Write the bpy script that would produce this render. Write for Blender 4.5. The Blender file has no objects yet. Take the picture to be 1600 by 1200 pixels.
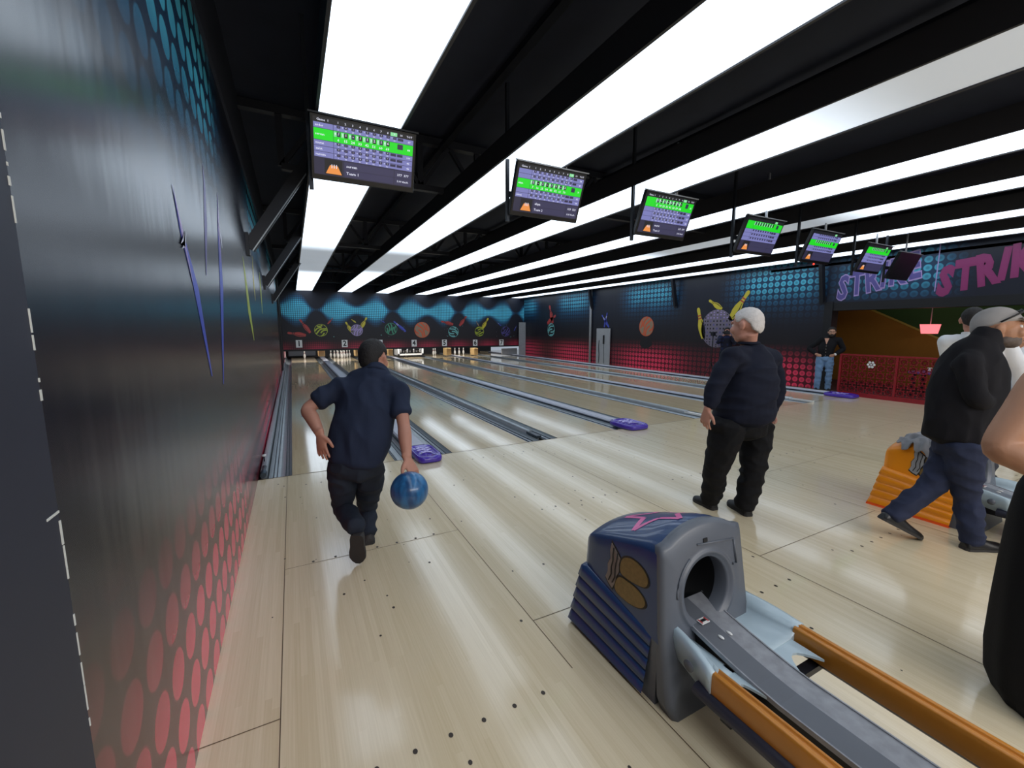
import bpy, bmesh, math, random
from mathutils import Vector, Matrix, noise
random.seed(7)
SC = bpy.context.scene
COL = SC.collection
PI = math.pi
# ------------------------------------------------------------------ camera geometry
F_PX, PITCH, YAW, CAM_H = 660.6, math.radians(7.545), math.radians(27.344), 1.517
_cy, _sy, _cp, _sp = math.cos(YAW), math.sin(YAW), math.cos(PITCH), math.sin(PITCH)
FWD = Vector((_sy*_cp, _cy*_cp, -_sp)); RGT = Vector((_cy, -_sy, 0)); UPV = RGT.cross(FWD)
HF = Vector((_sy, _cy, 0))                      # horizontal forward
CAM = Vector((0, 0, CAM_H))
def ray(px, py): return RGT*((px-800)/F_PX) - UPV*((py-600)/F_PX) + FWD
def at(px, py, D): d = ray(px, py); return CAM + d*(D/d.dot(HF))
def at_floor(px, py, z=0.0): d = ray(px, py); return CAM + d*((z-CAM_H)/d.z)
def at_y(px, py, Y): d = ray(px, py); return CAM + d*(Y/d.y)
def at_x(px, py, X): d = ray(px, py); return CAM + d*(X/d.x)

# ------------------------------------------------------------------ helpers
def lin(c):
    return tuple(((v/255)/12.92 if v/255 <= .04045 else ((v/255+.055)/1.055)**2.4) for v in c[:3])
class NT:
    """small wrapper to write shader nodes as expressions"""
    def __init__(s, m): s.t = m.node_tree; s.n = s.t.nodes; s.l = s.t.links
    def put(s, sock, v):
        if isinstance(v, (int, float)): sock.default_value = v
        elif isinstance(v, tuple): sock.default_value = v if len(v) == len(sock.default_value) else tuple(v)+(1,)
        else: s.l.new(v, sock)
    def m(s, op, a, b=0.0, c=0.0, clamp=False):
        n = s.n.new('ShaderNodeMath'); n.operation = op; n.use_clamp = clamp
        for i, v in enumerate((a, b, c)): s.put(n.inputs[i], v)
        return n.outputs[0]
    def add(s, a, b): return s.m('ADD', a, b)
    def sub(s, a, b): return s.m('SUBTRACT', a, b)
    def mul(s, a, b): return s.m('MULTIPLY', a, b)
    def mn(s, a, b): return s.m('MINIMUM', a, b)
    def mx(s, a, b): return s.m('MAXIMUM', a, b)
    def step(s, v, lo, hi, a=0.0, b=1.0):
        n = s.n.new('ShaderNodeMapRange'); n.interpolation_type = 'SMOOTHSTEP'
        for k, x in (('Value', v), ('From Min', lo), ('From Max', hi), ('To Min', a), ('To Max', b)): s.put(n.inputs[k], x)
        return n.outputs[0]
    def gauss(s, v, c, w):
        d = s.m('DIVIDE', s.sub(v, c), w); return s.m('EXPONENT', s.mul(s.mul(d, d), -1.0))
    def mix(s, f, a, b):
        n = s.n.new('ShaderNodeMix'); n.data_type = 'RGBA'
        s.put(n.inputs[0], f); s.put(n.inputs[6], a); s.put(n.inputs[7], b); return n.outputs[2]
    def pos(s):
        g = s.n.new('ShaderNodeTexCoord'); x = s.n.new('ShaderNodeSeparateXYZ'); s.l.new(g.outputs['Object'], x.inputs[0])
        return x.outputs, g.outputs['Object']
    def vec(s, x, y, z):
        n = s.n.new('ShaderNodeCombineXYZ')
        for i, v in enumerate((x, y, z)): s.put(n.inputs[i], v)
        return n.outputs[0]
    def noise(s, v, scale, detail=3.0, rough=.5):
        n = s.n.new('ShaderNodeTexNoise'); s.l.new(v, n.inputs['Vector'])
        n.inputs['Scale'].default_value = scale; n.inputs['Detail'].default_value = detail; n.inputs['Roughness'].default_value = rough
        return n.outputs[0]
    def wnoise(s, v):
        n = s.n.new('ShaderNodeTexWhiteNoise'); n.noise_dimensions = '1D'; s.put(n.inputs['W'], v); return n.outputs[0]
    def bump(s, h, st, dist=.01):
        n = s.n.new('ShaderNodeBump'); n.inputs['Strength'].default_value = st; n.inputs['Distance'].default_value = dist
        s.l.new(h, n.inputs['Height']); return n.outputs[0]
def new_mat(name):
    m = bpy.data.materials.new(name); m.use_nodes = True
    return m, m.node_tree.nodes['Principled BSDF'], NT(m)
def mat(name, c, rough=.5, metal=0.0, spec=.5, var=.08, nscale=6.0, bump=0.0, bscale=60.0, coat=0.0, emit=None, estr=1.0):
    m, b, t = new_mat(name)
    L = lin(c); P, v = t.pos()
    f = t.noise(v, nscale, 4)
    b.inputs['Roughness'].default_value = rough; b.inputs['Metallic'].default_value = metal
    b.inputs['Specular IOR Level'].default_value = spec; b.inputs['Coat Weight'].default_value = coat
    t.put(b.inputs['Base Color'], t.mix(f, tuple(x*(1-var) for x in L), tuple(min(1, x*(1+var)) for x in L)))
    if bump: t.put(b.inputs['Normal'], t.bump(t.noise(v, bscale, 3), bump))
    if emit:
        b.inputs['Emission Color'].default_value = lin(emit)+(1,); b.inputs['Emission Strength'].default_value = estr
    return m
class MB:
    """collects shapes, links them as ONE mesh object"""
    def __init__(s): s.v = []; s.f = []; s.k = []; s.sm = []
    def poly(s, pts, k=0):
        i = len(s.v); s.v += [Vector(p) for p in pts]; s.f.append(tuple(range(i, i+len(pts)))); s.k.append(k); s.sm.append(False); return s
    def grid(s, rows, k=0, close=False, smooth=True, capa=False, capb=False):
        i = len(s.v); n = len(rows[0])
        for r in rows: s.v += [Vector(p) for p in r]
        for a in range(len(rows)-1):
            for b in range(n if close else n-1):
                c = (b+1) % n
                s.f.append((i+a*n+b, i+a*n+c, i+(a+1)*n+c, i+(a+1)*n+b)); s.k.append(k); s.sm.append(smooth)
        if capa: s.f.append(tuple(i+b for b in range(n))[::-1]); s.k.append(k); s.sm.append(False)
        if capb: s.f.append(tuple(i+(len(rows)-1)*n+b for b in range(n))); s.k.append(k); s.sm.append(False)
        return s
    def box(s, x0, x1, y0, y1, z0, z1, k=0, M=None):
        c = [Vector((x, y, z)) for z in (z0, z1) for x, y in ((x0, y0), (x1, y0), (x1, y1), (x0, y1))]
        if M: c = [M @ p for p in c]
        i = len(s.v); s.v += c
        for f in ((3, 2, 1, 0), (4, 5, 6, 7), (0, 1, 5, 4), (1, 2, 6, 5), (2, 3, 7, 6), (3, 0, 4, 7)):
            s.f.append(tuple(i+q for q in f)); s.k.append(k); s.sm.append(False)
        return s
    def bar(s, a, b, w, h, k=0):
        a = Vector(a); b = Vector(b); t = (b-a).normalized()
        u = t.cross(Vector((0, 0, 1)))
        if u.length < .01: u = Vector((1, 0, 0))
        u.normalize(); n = u.cross(t)
        R = [[p-u*w/2-n*h/2, p+u*w/2-n*h/2, p+u*w/2+n*h/2, p-u*w/2+n*h/2] for p in (a, b)]
        return s.grid(R, k, True, False, True, True)
    def tube(s, pts, r, k=0, n=10, caps=True):
        pts = [Vector(p) for p in pts]; rows = []
        if not isinstance(r, (list, tuple)): r = [r]*len(pts)
        for i, p in enumerate(pts):
            t = (pts[min(i+1, len(pts)-1)]-pts[max(i-1, 0)]).normalized()
            u = t.cross(Vector((0.13, 0.21, 1)).normalized() if abs(t.z) < .95 else Vector((1, 0, 0))).normalized(); w = t.cross(u)
            rows.append([p+u*r[i]*math.cos(2*PI*j/n)+w*r[i]*math.sin(2*PI*j/n) for j in range(n)])
        return s.grid(rows, k, True, True, caps, caps)
    def lathe(s, prof, c=(0, 0, 0), n=16, k=0):
        c = Vector(c)
        return s.grid([[c+Vector((r*math.cos(2*PI*j/n), r*math.sin(2*PI*j/n), z)) for j in range(n)] for r, z in prof], k, True, True, True, True)
    def sphere(s, c, r, k=0, nu=16, nv=10, R=None):
        c = Vector(c); r = (r, r, r) if isinstance(r, (int, float)) else r; rows = []
        for a in range(nv+1):
            th = PI*(a/nv)*.998+.001*PI
            row = []
            for b in range(nu):
                p = Vector((r[0]*math.sin(th)*math.cos(2*PI*b/nu), r[1]*math.sin(th)*math.sin(2*PI*b/nu), -r[2]*math.cos(th)))
                row.append(c+(R @ p if R else p))
            rows.append(row)
        return s.grid(rows, k, True, True, True, True)
    def prism(s, pts, d, k=0):
        """polygon pts thickened by vector d"""
        d = Vector(d); a = [Vector(p) for p in pts]; b = [p+d for p in a]
        return s.grid([a, b], k, True, False, True, True)
    def mesh(s, me, M, k=0):
        i = len(s.v); s.v += [M @ v.co for v in me.vertices]
        for p in me.polygons: s.f.append(tuple(i+q for q in p.vertices)); s.k.append(k); s.sm.append(False)
        return s
    def build(s, name, mats, parent=None, fix=True):
        me = bpy.data.meshes.new(name); me.from_pydata(s.v, [], s.f)
        for m in (mats if isinstance(mats, (list, tuple)) else [mats]): me.materials.append(m)
        me.polygons.foreach_set('material_index', s.k); me.polygons.foreach_set('use_smooth', s.sm); me.update()
        if fix:
            bm = bmesh.new(); bm.from_mesh(me); bmesh.ops.recalc_face_normals(bm, faces=bm.faces); bm.to_mesh(me); bm.free()
        o = bpy.data.objects.new(name, me); COL.objects.link(o)
        if parent: o.parent = parent
        return o
def bevel(o, w, seg=2):
    b = o.modifiers.new('bevel', 'BEVEL'); b.width = w; b.segments = seg; b.limit_method = 'ANGLE'; b.angle_limit = math.radians(40); return o
def tag(o, label, cat, group=None, kind=None):
    o['label'] = label; o['category'] = cat
    if group: o['group'] = group
    if kind: o['kind'] = kind
    return o
def thing(name, label, cat, loc=(0, 0, 0), group=None):
    o = bpy.data.objects.new(name, None); o.empty_display_size = .1; COL.objects.link(o); o.location = loc
    return tag(o, label, cat, group)
def struct(o, label=None):
    o['kind'] = 'structure'
    if label: o['label'] = label
    return o
_txt = {}
def text_mesh(body, bold=0.0, shear=0.0, res=2):
    key = (body, bold, shear)
    if key not in _txt:
        cu = bpy.data.curves.new('lettering', 'FONT'); cu.body = body; cu.size = 1; cu.offset = bold; cu.shear = shear
        cu.align_x = 'CENTER'; cu.align_y = 'CENTER'; cu.resolution_u = res
        o = bpy.data.objects.new('lettering', cu); COL.objects.link(o)
        bpy.context.view_layer.update()
        me = bpy.data.meshes.new_from_object(o.evaluated_get(bpy.context.evaluated_depsgraph_get()))
        bpy.data.objects.remove(o); _txt[key] = me
    return _txt[key]

# ------------------------------------------------------------------ materials
M_steel = mat('brushed_steel', (164, 172, 178), .30, .45, var=.15, nscale=9)
M_steel_dark = mat('dark_steel', (62, 72, 82), .35, .6, var=.2, nscale=9)
M_cap = mat('lavender_capping', (182, 184, 196), .4, .15)
M_black = mat('black_paint', (14, 15, 20), .5)
M_dark = mat('dark_metal', (26, 28, 36), .45, .2)
M_white = mat('white_plastic', (228, 228, 226), .35)
M_pin = mat('pin_white', (240, 238, 232), .25, coat=.3)
M_red = mat('pin_red', (190, 30, 34), .35)
M_wood = mat('kickback_wood', (190, 160, 110), .5, var=.25, nscale=14)
M_grey = mat('grey_panel', (158, 160, 164), .5, var=.1)
M_greyw = mat('weathered_grey_board', (150, 152, 156), .7, var=.2, nscale=10)
M_purple = mat('purple_plastic', (72, 46, 168), .22, coat=.4, var=.15)
M_lilac = mat('pale_lilac_print', (190, 180, 235), .4)
def floor_mat(name, c1, c2, plank=.027, rough=.16):
    m, b, t = new_mat(name); P, v = t.pos()
    idx = t.m('FLOOR', t.m('DIVIDE', P[0], plank)); r1 = t.wnoise(idx)
    seg = t.m('FLOOR', t.add(t.m('DIVIDE', P[1], 1.3), t.mul(r1, 7.0)))
    r2 = t.wnoise(t.add(idx, t.mul(seg, 17.3)))
    st = t.noise(t.vec(t.mul(P[0], 130.0), t.mul(P[1], 2.2), 0.0), 1.0, 5, .65)
    big = t.noise(t.vec(t.mul(P[0], .8), t.mul(P[1], .35), 0.0), 1.0, 2)
    f = t.add(t.add(t.mul(r2, .22), t.mul(st, .62)), t.mul(big, .25))
    f = t.m('SUBTRACT', f, .06, clamp=True)
    col = t.mix(f, lin(c1), lin(c2))
    t.put(b.inputs['Base Color'], col)
    rg = t.add(rough-.04, t.mul(t.noise(v, 2.3, 4), .10)); t.put(b.inputs['Roughness'], rg)
    b.inputs['Specular IOR Level'].default_value = .5; b.inputs['Coat Weight'].default_value = .35; b.inputs['Coat Roughness'].default_value = .08
    return m
M_floor = floor_mat('maple_approach', (196, 176, 138), (238, 223, 194))
M_lane = floor_mat('maple_lane', (186, 164, 126), (226, 208, 174), .027, .10)
M_seam = mat('board_seam', (96, 78, 56), .6)
M_dot = mat('dark_dowel', (52, 40, 30), .5)

# ---- printed murals (procedural)
def mural_mat(name, along, s, style, period, u0, vb, vr, rough=.35, bstr=1.0, gloss=.5, coat=0.0):
    m, b, t = new_mat(name); P, v = t.pos()
    u = P[0] if along == 'x' else P[1]; z = P[2]
    du = t.sub(t.m('FRACT', t.m('DIVIDE', t.add(u, 50.0), s)), .5); dv = t.sub(t.m('FRACT', t.m('DIVIDE', t.add(z, 5.0), s)), .5)
    if style == 'square':
        r = t.mx(t.m('ABSOLUTE', du), t.m('ABSOLUTE', dv)); dot = t.step(r, .44, .34)
    else:
        r = t.m('SQRT', t.add(t.mul(du, du), t.mul(dv, dv))); dot = t.step(r, .43, .37)
        if style == 'ring':
            dot = t.mul(dot, t.add(.55, t.mul(t.step(r, .10, .28), .45)))
    tt = t.m('FRACT', t.m('DIVIDE', t.add(u, 50.0*period-u0), period))
    if style == 'square':
        h = t.add(t.mul(t.add(t.gauss(tt, .26, .17), t.gauss(tt, .76, .17)), .46), .02)
        edge = t.mul(t.step(tt, .0, .14), t.step(tt, 1.0, .86))
        h = t.add(t.mul(h, edge), .05)
        vv = t.sub(z, vb)
        q = t.m('DIVIDE', t.m('ABSOLUTE', vv), t.mx(h, .02))
        blue = t.mul(t.step(q, 1.6, .15), t.add(t.mul(edge, .9), .1))
        red = t.mul(t.step(z, vr[1], vr[0]), t.add(.45, t.mul(t.m('COSINE', t.mul(tt, 4*PI)), .25)))
    else:
        hump = t.add(.5, t.mul(t.m('COSINE', t.mul(tt, 2*PI)), .5))
        nz = t.noise(v, .9, 2)
        blue = t.mul(t.mul(t.gauss(z, vb, .55), t.step(hump, .1, .85)), t.add(.35, nz))
        red = t.mul(t.step(z, vr[1], vr[0]), t.add(.25, t.mul(t.m('POWER', hump, .8), .85)))
    base = t.mix(t.step(z, .9, 2.4), lin((24, 20, 26)), lin((20, 24, 40)))
    base = t.mix(t.mul(red, .55), base, lin((120, 16, 40)))
    base = t.mix(t.mul(blue, .38), base, lin((20, 90, 140)))
    bc = t.mix(t.step(blue, .2, .9), lin((40, 130, 180)), lin((96, 214, 244)))
    col = t.mix(t.m('MULTIPLY', dot, t.mul(blue, bstr), clamp=True), base, bc)
    rc = t.mix(red, lin((150, 44, 58)), lin((232, 60, 96)))
    col = t.mix(t.m('MULTIPLY', dot, t.mul(red, 1.25), clamp=True), col, rc)
    t.put(b.inputs['Base Color'], col)
    b.inputs['Roughness'].default_value = rough; b.inputs['Specular IOR Level'].default_value = gloss;  b.inputs['Coat Weight'].default_value = coat; b.inputs['Coat Roughness'].default_value = rough*.9
    t.put(b.inputs['Normal'], t.bump(t.noise(t.vec(t.mul(P[0], 3), t.mul(P[1], 3.0), t.mul(z, .6)), 1.2, 3), .10, .05))
    return m
M_mur_far = mural_mat('mural_far', 'x', .082, 'square', 3.35, 1.02, 2.32, (.55, 1.05), .5, 1.4)
M_mur_right = mural_mat('mural_right', 'y', .165, 'ring', 4.6, 7.0, 2.72, (.35, 1.15), .4, .8)
M_mur_left = mural_mat('mural_left', 'y', .19, 'dot', 4.6, 2.5, 3.0, (.15, 1.05), .26, 1.0, .7, .12)
def flat(name, c, rough=.4): return mat(name, c, rough, var=.06)
M_gold = flat('print_gold', (206, 190, 60)); M_gold2 = flat('print_dark_gold', (140, 120, 30)); M_prred = flat('print_red', (178, 64, 60))
M_prorange = flat('print_orange', (208, 92, 56)); M_prgrey = flat('print_grey', (120, 112, 130)); M_prgreen = flat('print_green', (70, 150, 120))
M_prteal = flat('print_teal', (120, 190, 190)); M_prlime = flat('print_lime', (176, 190, 60)); M_prdark = flat('print_dark', (22, 22, 28))
M_prlil = flat('print_lilac', (170, 150, 205)); M_prblue = flat('print_blue', (70, 84, 190)); M_prviolet = flat('print_violet', (92, 84, 150))
M_prpink = flat('print_pink', (136, 52, 104)); M_prwhite = flat('print_white', (205, 205, 225)); M_prtan = flat('print_tan', (150, 128, 106))
PR = [M_gold, M_gold2, M_prred, M_prorange, M_prgrey, M_prgreen, M_prteal, M_prlime, M_prdark, M_prlil, M_prblue, M_prviolet, M_prpink, M_prwhite, M_prtan]
IX = {m.name[6:]: i for i, m in enumerate(PR)}
class Print:
    """flat printed artwork lying on a wall; to3(u, z, layer)"""
    def __init__(s, to3): s.mb = MB(); s.to3 = to3
    def poly(s, pts, c, lay=1): s.mb.poly([s.to3(u, z, lay) for u, z in pts], IX[c])
    def disc(s, u, z, ru, rz, c, lay=1, n=28): s.poly([(u+ru*math.cos(2*PI*i/n), z+rz*math.sin(2*PI*i/n)) for i in range(n)], c, lay)
    def ribbon(s, pts, w, c, lay=2):
        for (a, b), (p, q) in zip(pts[:-1], pts[1:]):
            dx, dy = p-a, q-b; L = math.hypot(dx, dy) or 1; nx, ny = -dy/L*w/2, dx/L*w/2
            s.poly([(a+nx, b+ny), (p+nx, q+ny), (p-nx, q-ny), (a-nx, b-ny)], c, lay)
    def ball(s, u, z, r, c, line, kind=0, sx=1.0):
        s.disc(u, z, r*sx, r, c, 1)
        ca, sa = math.cos(.5+kind*.55), math.sin(.5+kind*.55)
        for j in range(5):
            v0 = -.72+.36*j; h = math.sqrt(max(.02, .86-v0*v0)); pts = []
            x0, x1 = (-h, h*.35) if (j+kind) % 3 == 0 else ((-h*.3, h) if (j+kind) % 3 == 1 else (-h, h))
            for i in range(11):
                x = x0+(x1-x0)*i/10; v_ = v0+.15*math.sin(x*3.2+kind+j*.8)
                L = math.hypot(x, v_)
                if L > .92: x, v_ = x/L*.92, v_/L*.92
                pts.append((u+(x*ca-v_*sa)*r*sx, z+(x*sa+v_*ca)*r))
            s.ribbon(pts, r*.19, line, 2)
        rim = [(u+r*sx*.96*math.cos(2*PI*i/24), z+r*.96*math.sin(2*PI*i/24)) for i in range(25)]
        s.ribbon(rim, r*.07, line, 2)
    def pin(s, u, z, L, ang, c, band, sx=1.0, fat=1.0):
        prof = [(0, .16), (.08, .2), (.3, .30), (.45, .29), (.62, .17), (.72, .125), (.82, .13), (.92, .155), (.98, .11), (1, .04)]
        ca, sa = math.cos(ang), math.sin(ang)
        def T(t, w): x, y = w*L*.5*fat, t*L; return (u+(x*ca-y*sa)*sx, z+x*sa+y*ca)
        s.poly([T(t, w) for t, w in prof]+[T(t, -w) for t, w in prof[::-1]], c, 1)
        for t0, t1 in ((.63, .67), (.72, .76)): s.poly([T(t0, .17), T(t1, .15), T(t1, -.15), T(t0, -.17)], band, 2)
        s.poly([T(.1, -.1), T(.4, -.14), T(.6, -.06), T(.6, -.1), T(.4, -.22), T(.1, -.15)], 'dark', 2)

# ------------------------------------------------------------------ the setting
XL, XR, YM, FOUL, ZC = -.39, 11.6, 20.95, 4.80, 3.15
fb = MB()
fb.box(XL-.3, 15.2, -5.5, FOUL, -.12, 0)
fb.box(11.0, 15.2, FOUL, 26.5, -.12, 0)
seams = [(1.2, 1.0, 1.02, 2.66), (1.02, 2.66, 1.02, FOUL), (2.60, 1.66, 2.74, FOUL), (2.92, -1, 2.60, 1.66)]
for x, y0, y1 in ((-.13, -2, FOUL), (1.03, 1.4, FOUL), (1.20, -2, 1.35), (2.70, -2, FOUL), (4.25, -2, FOUL), (5.9, -2, FOUL), (7.5, -2, FOUL), (9.1, -2, FOUL), (10.7, -2, FOUL)):
    fb.poly([(x-.002, y0, .0012), (x+.002, y0, .0012), (x+.002, y1, .0012), (x-.002, y1, .0012)], 1)
for y, x0, x1 in ((1.72, XL, -.13), (2.88, -.13, 1.03), (1.75, 1.03, 2.7), (1.6, 2.7, 4.25), (2.6, 4.25, 5.9), (1.3, 5.9, 7.5), (3.1, 7.5, 9.1)):
    fb.poly([(x0, y-.002, .0012), (x1, y-.002, .0012), (x1, y+.002, .0012), (x0, y+.002, .0012)], 1)
fb.poly([(XL, FOUL-.008, .0014), (11.0, FOUL-.008, .0014), (11.0, FOUL+.004, .0014), (XL, FOUL+.004, .0014)], 1)
for lx in (-.085, 1.665, 3.205, 4.88, 6.47, 8.12, 9.64):        # approach dots and nail plugs
    for row, n in ((FOUL-.35, 7), (FOUL-1.9, 7), (FOUL-3.45, 7)):
        for k in range(n):
            cx, cy = lx+.12+k*.81/(n-1), row
            fb.poly([(cx+.009*math.cos(a*PI/5), cy+.011*math.sin(a*PI/5), .0013) for a in range(10)], 2)
for k in range(110):
    cx, cy = random.uniform(XL+.1, 5.5), random.uniform(.6, 4.7); r = random.choice((.004, .006, .008))
    fb.poly([(cx+r*math.cos(a*PI/4), cy+r*1.25*math.sin(a*PI/4), .0013) for a in range(8)], 2)
struct(fb.build('floor', [M_floor, M_seam, M_dot]), 'pale maple bowling approach floor with dark seams and dots')
# pit bed below lanes
struct(MB().box(XL-.2, 11.05, FOUL, 26.5, -.22, -.10).build('floor_lane_bed', M_dark), 'dark bed under the lanes and gutters')

# left wall with mural print
lw = MB()
lw.box(XL-.2, XL, .98, YM+5.5, -.2, 3.32, 0)
pl = Print(lambda u, z, l: Vector((XL+.0015*l, u, z)))
def streak(pp, w0, w1, c, lay=1):
    q = [at_x(x, y, XL) for x, y in pp]; n = len(q)
    A = []; B = []
    for i, p in enumerate(q):
        w = (w0+(w1-w0)*i/(n-1))*(1 if 0 < i < n-1 else .15); A.append((p.y-w, p.z)); B.append((p.y+w, p.z))
    pl.poly(A+B[::-1], c, lay)
streak([(268, 288), (284, 365), (306, 450), (331, 588)], .012, .085, 'blue'); streak([(268, 288), (284, 365), (300, 440)], .012, .03, 'lilac', 2)
streak([(316, 255), (319, 290), (321, 350), (322, 430)], .015, .06, 'violet')
streak([(339, 300), (341, 355), (346, 450), (349, 600)], .012, .10, 'blue'); streak([(339, 300), (341, 355), (344, 410)], .012, .05, 'lilac', 2)
streak([(281, 380), (286, 372), (288, 360), (286, 385), (283, 388)], .02, .02, 'white', 3); streak([(340, 346), (344, 370), (346, 388)], .03, .03, 'white', 3)
streak([(379, 400), (384, 440), (390, 490), (397, 532)], .06, .2, 'lime'); streak([(394, 400), (396, 440), (399, 470)], .06, .1, 'gold')
streak([(405, 425), (407, 450), (410, 490)], .1, .2, 'lime')
lw.v += pl.mb.v; off = len(lw.v)-len(pl.mb.v)
lw.f += [tuple(off+i for i in f) for f in pl.mb.f]; lw.k += [k+1 for k in pl.mb.k]; lw.sm += pl.mb.sm
struct(lw.build('wall_left', [M_mur_left]+PR, fix=False), 'glossy black mural wall with red and teal dots on the left')
M_navy = mat('navy_wall_paint', (38, 40, 54), .55, var=.1)
M_chip = mat('chipped_white_edge', (205, 205, 200), .8)
eb = MB().box(XL-.2, XL+.012, -4.5, .98, -.1, 3.32, 0)
random.seed(3)
z = .15
while z < 2.6:                                       # chipped paint along the edge of the near panel
    dz = random.uniform(.004, .05); w = random.choice((.0005, .001, .0015, .003))
    if random.random() < .62: eb.box(XL+.0121, XL+.0135, .98-w-.001, .981, z, z+dz, 1)
    z += dz+random.uniform(.0, .02)
eb.box(XL+.0121, XL+.0135, .94, .98, 1.20, 1.204, 1)
struct(eb.build('wall_left_near', [M_navy, M_chip]), 'plain dark navy wall panel with a chipped white edge, nearest on the left')
struct(MB().box(XL-.02, XL+.06, 16.6, 16.9, 0, 3.3).box(XL-.02, XL+.03, YM-.6, YM-.02, 0, 3.3).build('trim_1', M_black), 'dark post on the left wall by the far mural')

# far mural wall above the pins
fw = MB(); fw.box(XL, XR, YM, YM+.12, .56, 3.24, 0)
pf = Print(lambda u, z, l: Vector((u, YM-.002*l, z)))
def fu(px, py): p = at_y(px, py, YM); return p.x, p.z
def fball(px, py, rpx, c, line, kind): x, z = fu(px, py); pf.ball(x, z, abs(fu(px+rpx, py)[0]-x), c, line, kind)
def fpin(p0, p1, c, band, fat=1.0):
    x0, z0 = fu(*p0); x1, z1 = fu(*p1); pf.pin(x0, z0, math.hypot(x1-x0, z1-z0), math.atan2(-(x1-x0), z1-z0), c, band, 1, fat)
fball(501.5, 516, 10.5, 'dark', 'lime', 0); fball(557.5, 516, 9.5, 'grey', 'lilac', 1); fball(611, 514, 9.5, 'dark', 'green', 2)
fball(659.5, 515.5, 12, 'tan', 'orange', 3); fball(708.5, 518.5, 8, 'dark', 'teal', 4); fball(749, 518, 7, 'dark', 'lime', 5); fball(790, 518, 7, 'dark', 'violet', 6)
fpin((485, 520), (468, 499), 'red', 'dark', .8); fpin((478, 524), (449, 520), 'red', 'dark', .9); fpin((512, 506), (520, 497), 'red', 'dark', .7)
fpin((550, 519), (540, 503), 'gold', 'dark', 1); fpin((564, 513), (573, 496), 'gold', 'dark', 1); fpin((556, 504), (549, 499), 'gold', 'dark_gold', .9)
fpin((634, 518), (615, 502), 'blue', 'white', .6); fpin((601, 504), (594, 500), 'blue', 'white', .5)
fpin((708, 507), (689, 502), 'red', 'dark', .9); fpin((718, 509), (729, 494), 'red', 'dark', .9)
fpin((753, 514), (763, 497), 'gold', 'dark', .9); fpin((748, 509), (744, 502), 'tan', 'dark', .8); fpin((783, 509), (777, 504), 'blue', 'white', .5); fpin((803, 517), (807, 509), 'blue', 'white', .5)
random.seed(11)
for bx in (501, 611, 708, 790):
    for k in range(14): x, z = fu(bx+random.uniform(-16, 20), 516+random.uniform(-9, 11)); s_ = random.uniform(.02, .05); pf.poly([(x, z), (x+s_, z+s_*.4), (x+s_*.4, z+s_)], random.choice(('grey', 'dark', 'teal')), 1)
off = len(fw.v); fw.v += pf.mb.v; fw.f += [tuple(off+i for i in f) for f in pf.mb.f]; fw.k += [k+1 for k in pf.mb.k]; fw.sm += pf.mb.sm
struct(fw.build('wall_far', [M_mur_far]+PR, fix=False), 'blue and red dotted bowling mural above the pins')
struct(MB().box(XL, XR, YM-.03, YM+.1, .50, .565).build('trim_2', M_black), 'dark lower edge of the far mural')
struct(MB().box(XL-.2, XR+.2, 25.9, 26.0, -.2, 3.2).box(XL-.2, XR, YM+.13, 26.0, 1.1, 1.16).build('wall_pit', M_black), 'black back wall of the pin pit')
# right wall : mural part, header panel with lettering, opening to the lounge
rw = MB(); rw.box(XR, XR+.15, 5.76, YM+.12, -.1, 3.28, 0)
pr = Print(lambda u, z, l: Vector((XR-.002*l, u, z)))
pr.ball(11.67, 1.575, .36, 'tan', 'orange', 3); pr.disc(11.67, .95, .30, .18, 'dark')
pr.ball(18.15, 1.43, .33, 'dark', 'teal', 4); pr.pin(18.0, 1.75, .95, -2*.0+.0-.35, 'red', 'dark'); pr.pin(18.5, 1.75, .85, 1.1, 'red', 'dark')
pr.pin(14.05, 1.55, .62, .28, 'blue', 'white', 1, .6); pr.pin(13.75, 1.55, .7, -.75+1.2*0, 'blue', 'white', 1, .6)
pr.disc(8.74, 1.50, .56, .58, 'grey', 1, 40)
for i in range(-7, 8):                                # mirror tiles of the disco ball
    for j in range(-7, 8):
        a, b_ = i/7.5, j/7.5
        if a*a+b_*b_ < .93:
            x = math.sin(a*PI/2)*.56; z_ = math.sin(b_*PI/2)*.56
            if (x/.56)**2+(z_/.58)**2 > .93: continue
            w = .026*max(.3, math.cos(a*PI/2)); h = .026*max(.3, math.cos(b_*PI/2))
            c = 'lilac' if (j > 2 and -4 < i < 5 and (i+2*j) % 5) else ('dark' if (i*3+j*5) % 4 else 'violet')
            pr.poly([(8.74+x-w, 1.5+z_-h), (8.74+x+w, 1.5+z_-h), (8.74+x+w, 1.5+z_+h), (8.74+x-w, 1.5+z_+h)], c, 2)
def rpin(p0, p1, c, band, fat=1.0):
    a = at_x(p0[0], p0[1], XR); b = at_x(p1[0], p1[1], XR); pr.pin(a.y, a.z, math.hypot(b.y-a.y, b.z-a.z), math.atan2(-(b.y-a.y), b.z-a.z), c, band, 1, fat)
rpin((1099, 529), (1091, 481), 'gold', 'red', .8); rpin((1140, 500), (1171, 454), 'gold', 'red', .8); rpin((1128, 483), (1108, 469), 'gold', 'dark_gold', 1.0)
off = len(rw.v); rw.v += pr.mb.v; rw.f += [tuple(off+i for i in f) for f in pr.mb.f]; rw.k += [k+1 for k in pr.mb.k]; rw.sm += pr.mb.sm
struct(rw.build('wall_right', [M_mur_right]+PR, fix=False), 'dotted mural wall on the right with a printed disco ball and pins')
M_header = mural_mat('mural_header', 'y', .17, 'ring', 3.6, 4.6, 2.75, (-1.0, -.5), .45, .6)
hd = MB(); hd.box(XR, XR+.15, -5.5, 5.76, 2.12, 3.28, 0)
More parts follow.
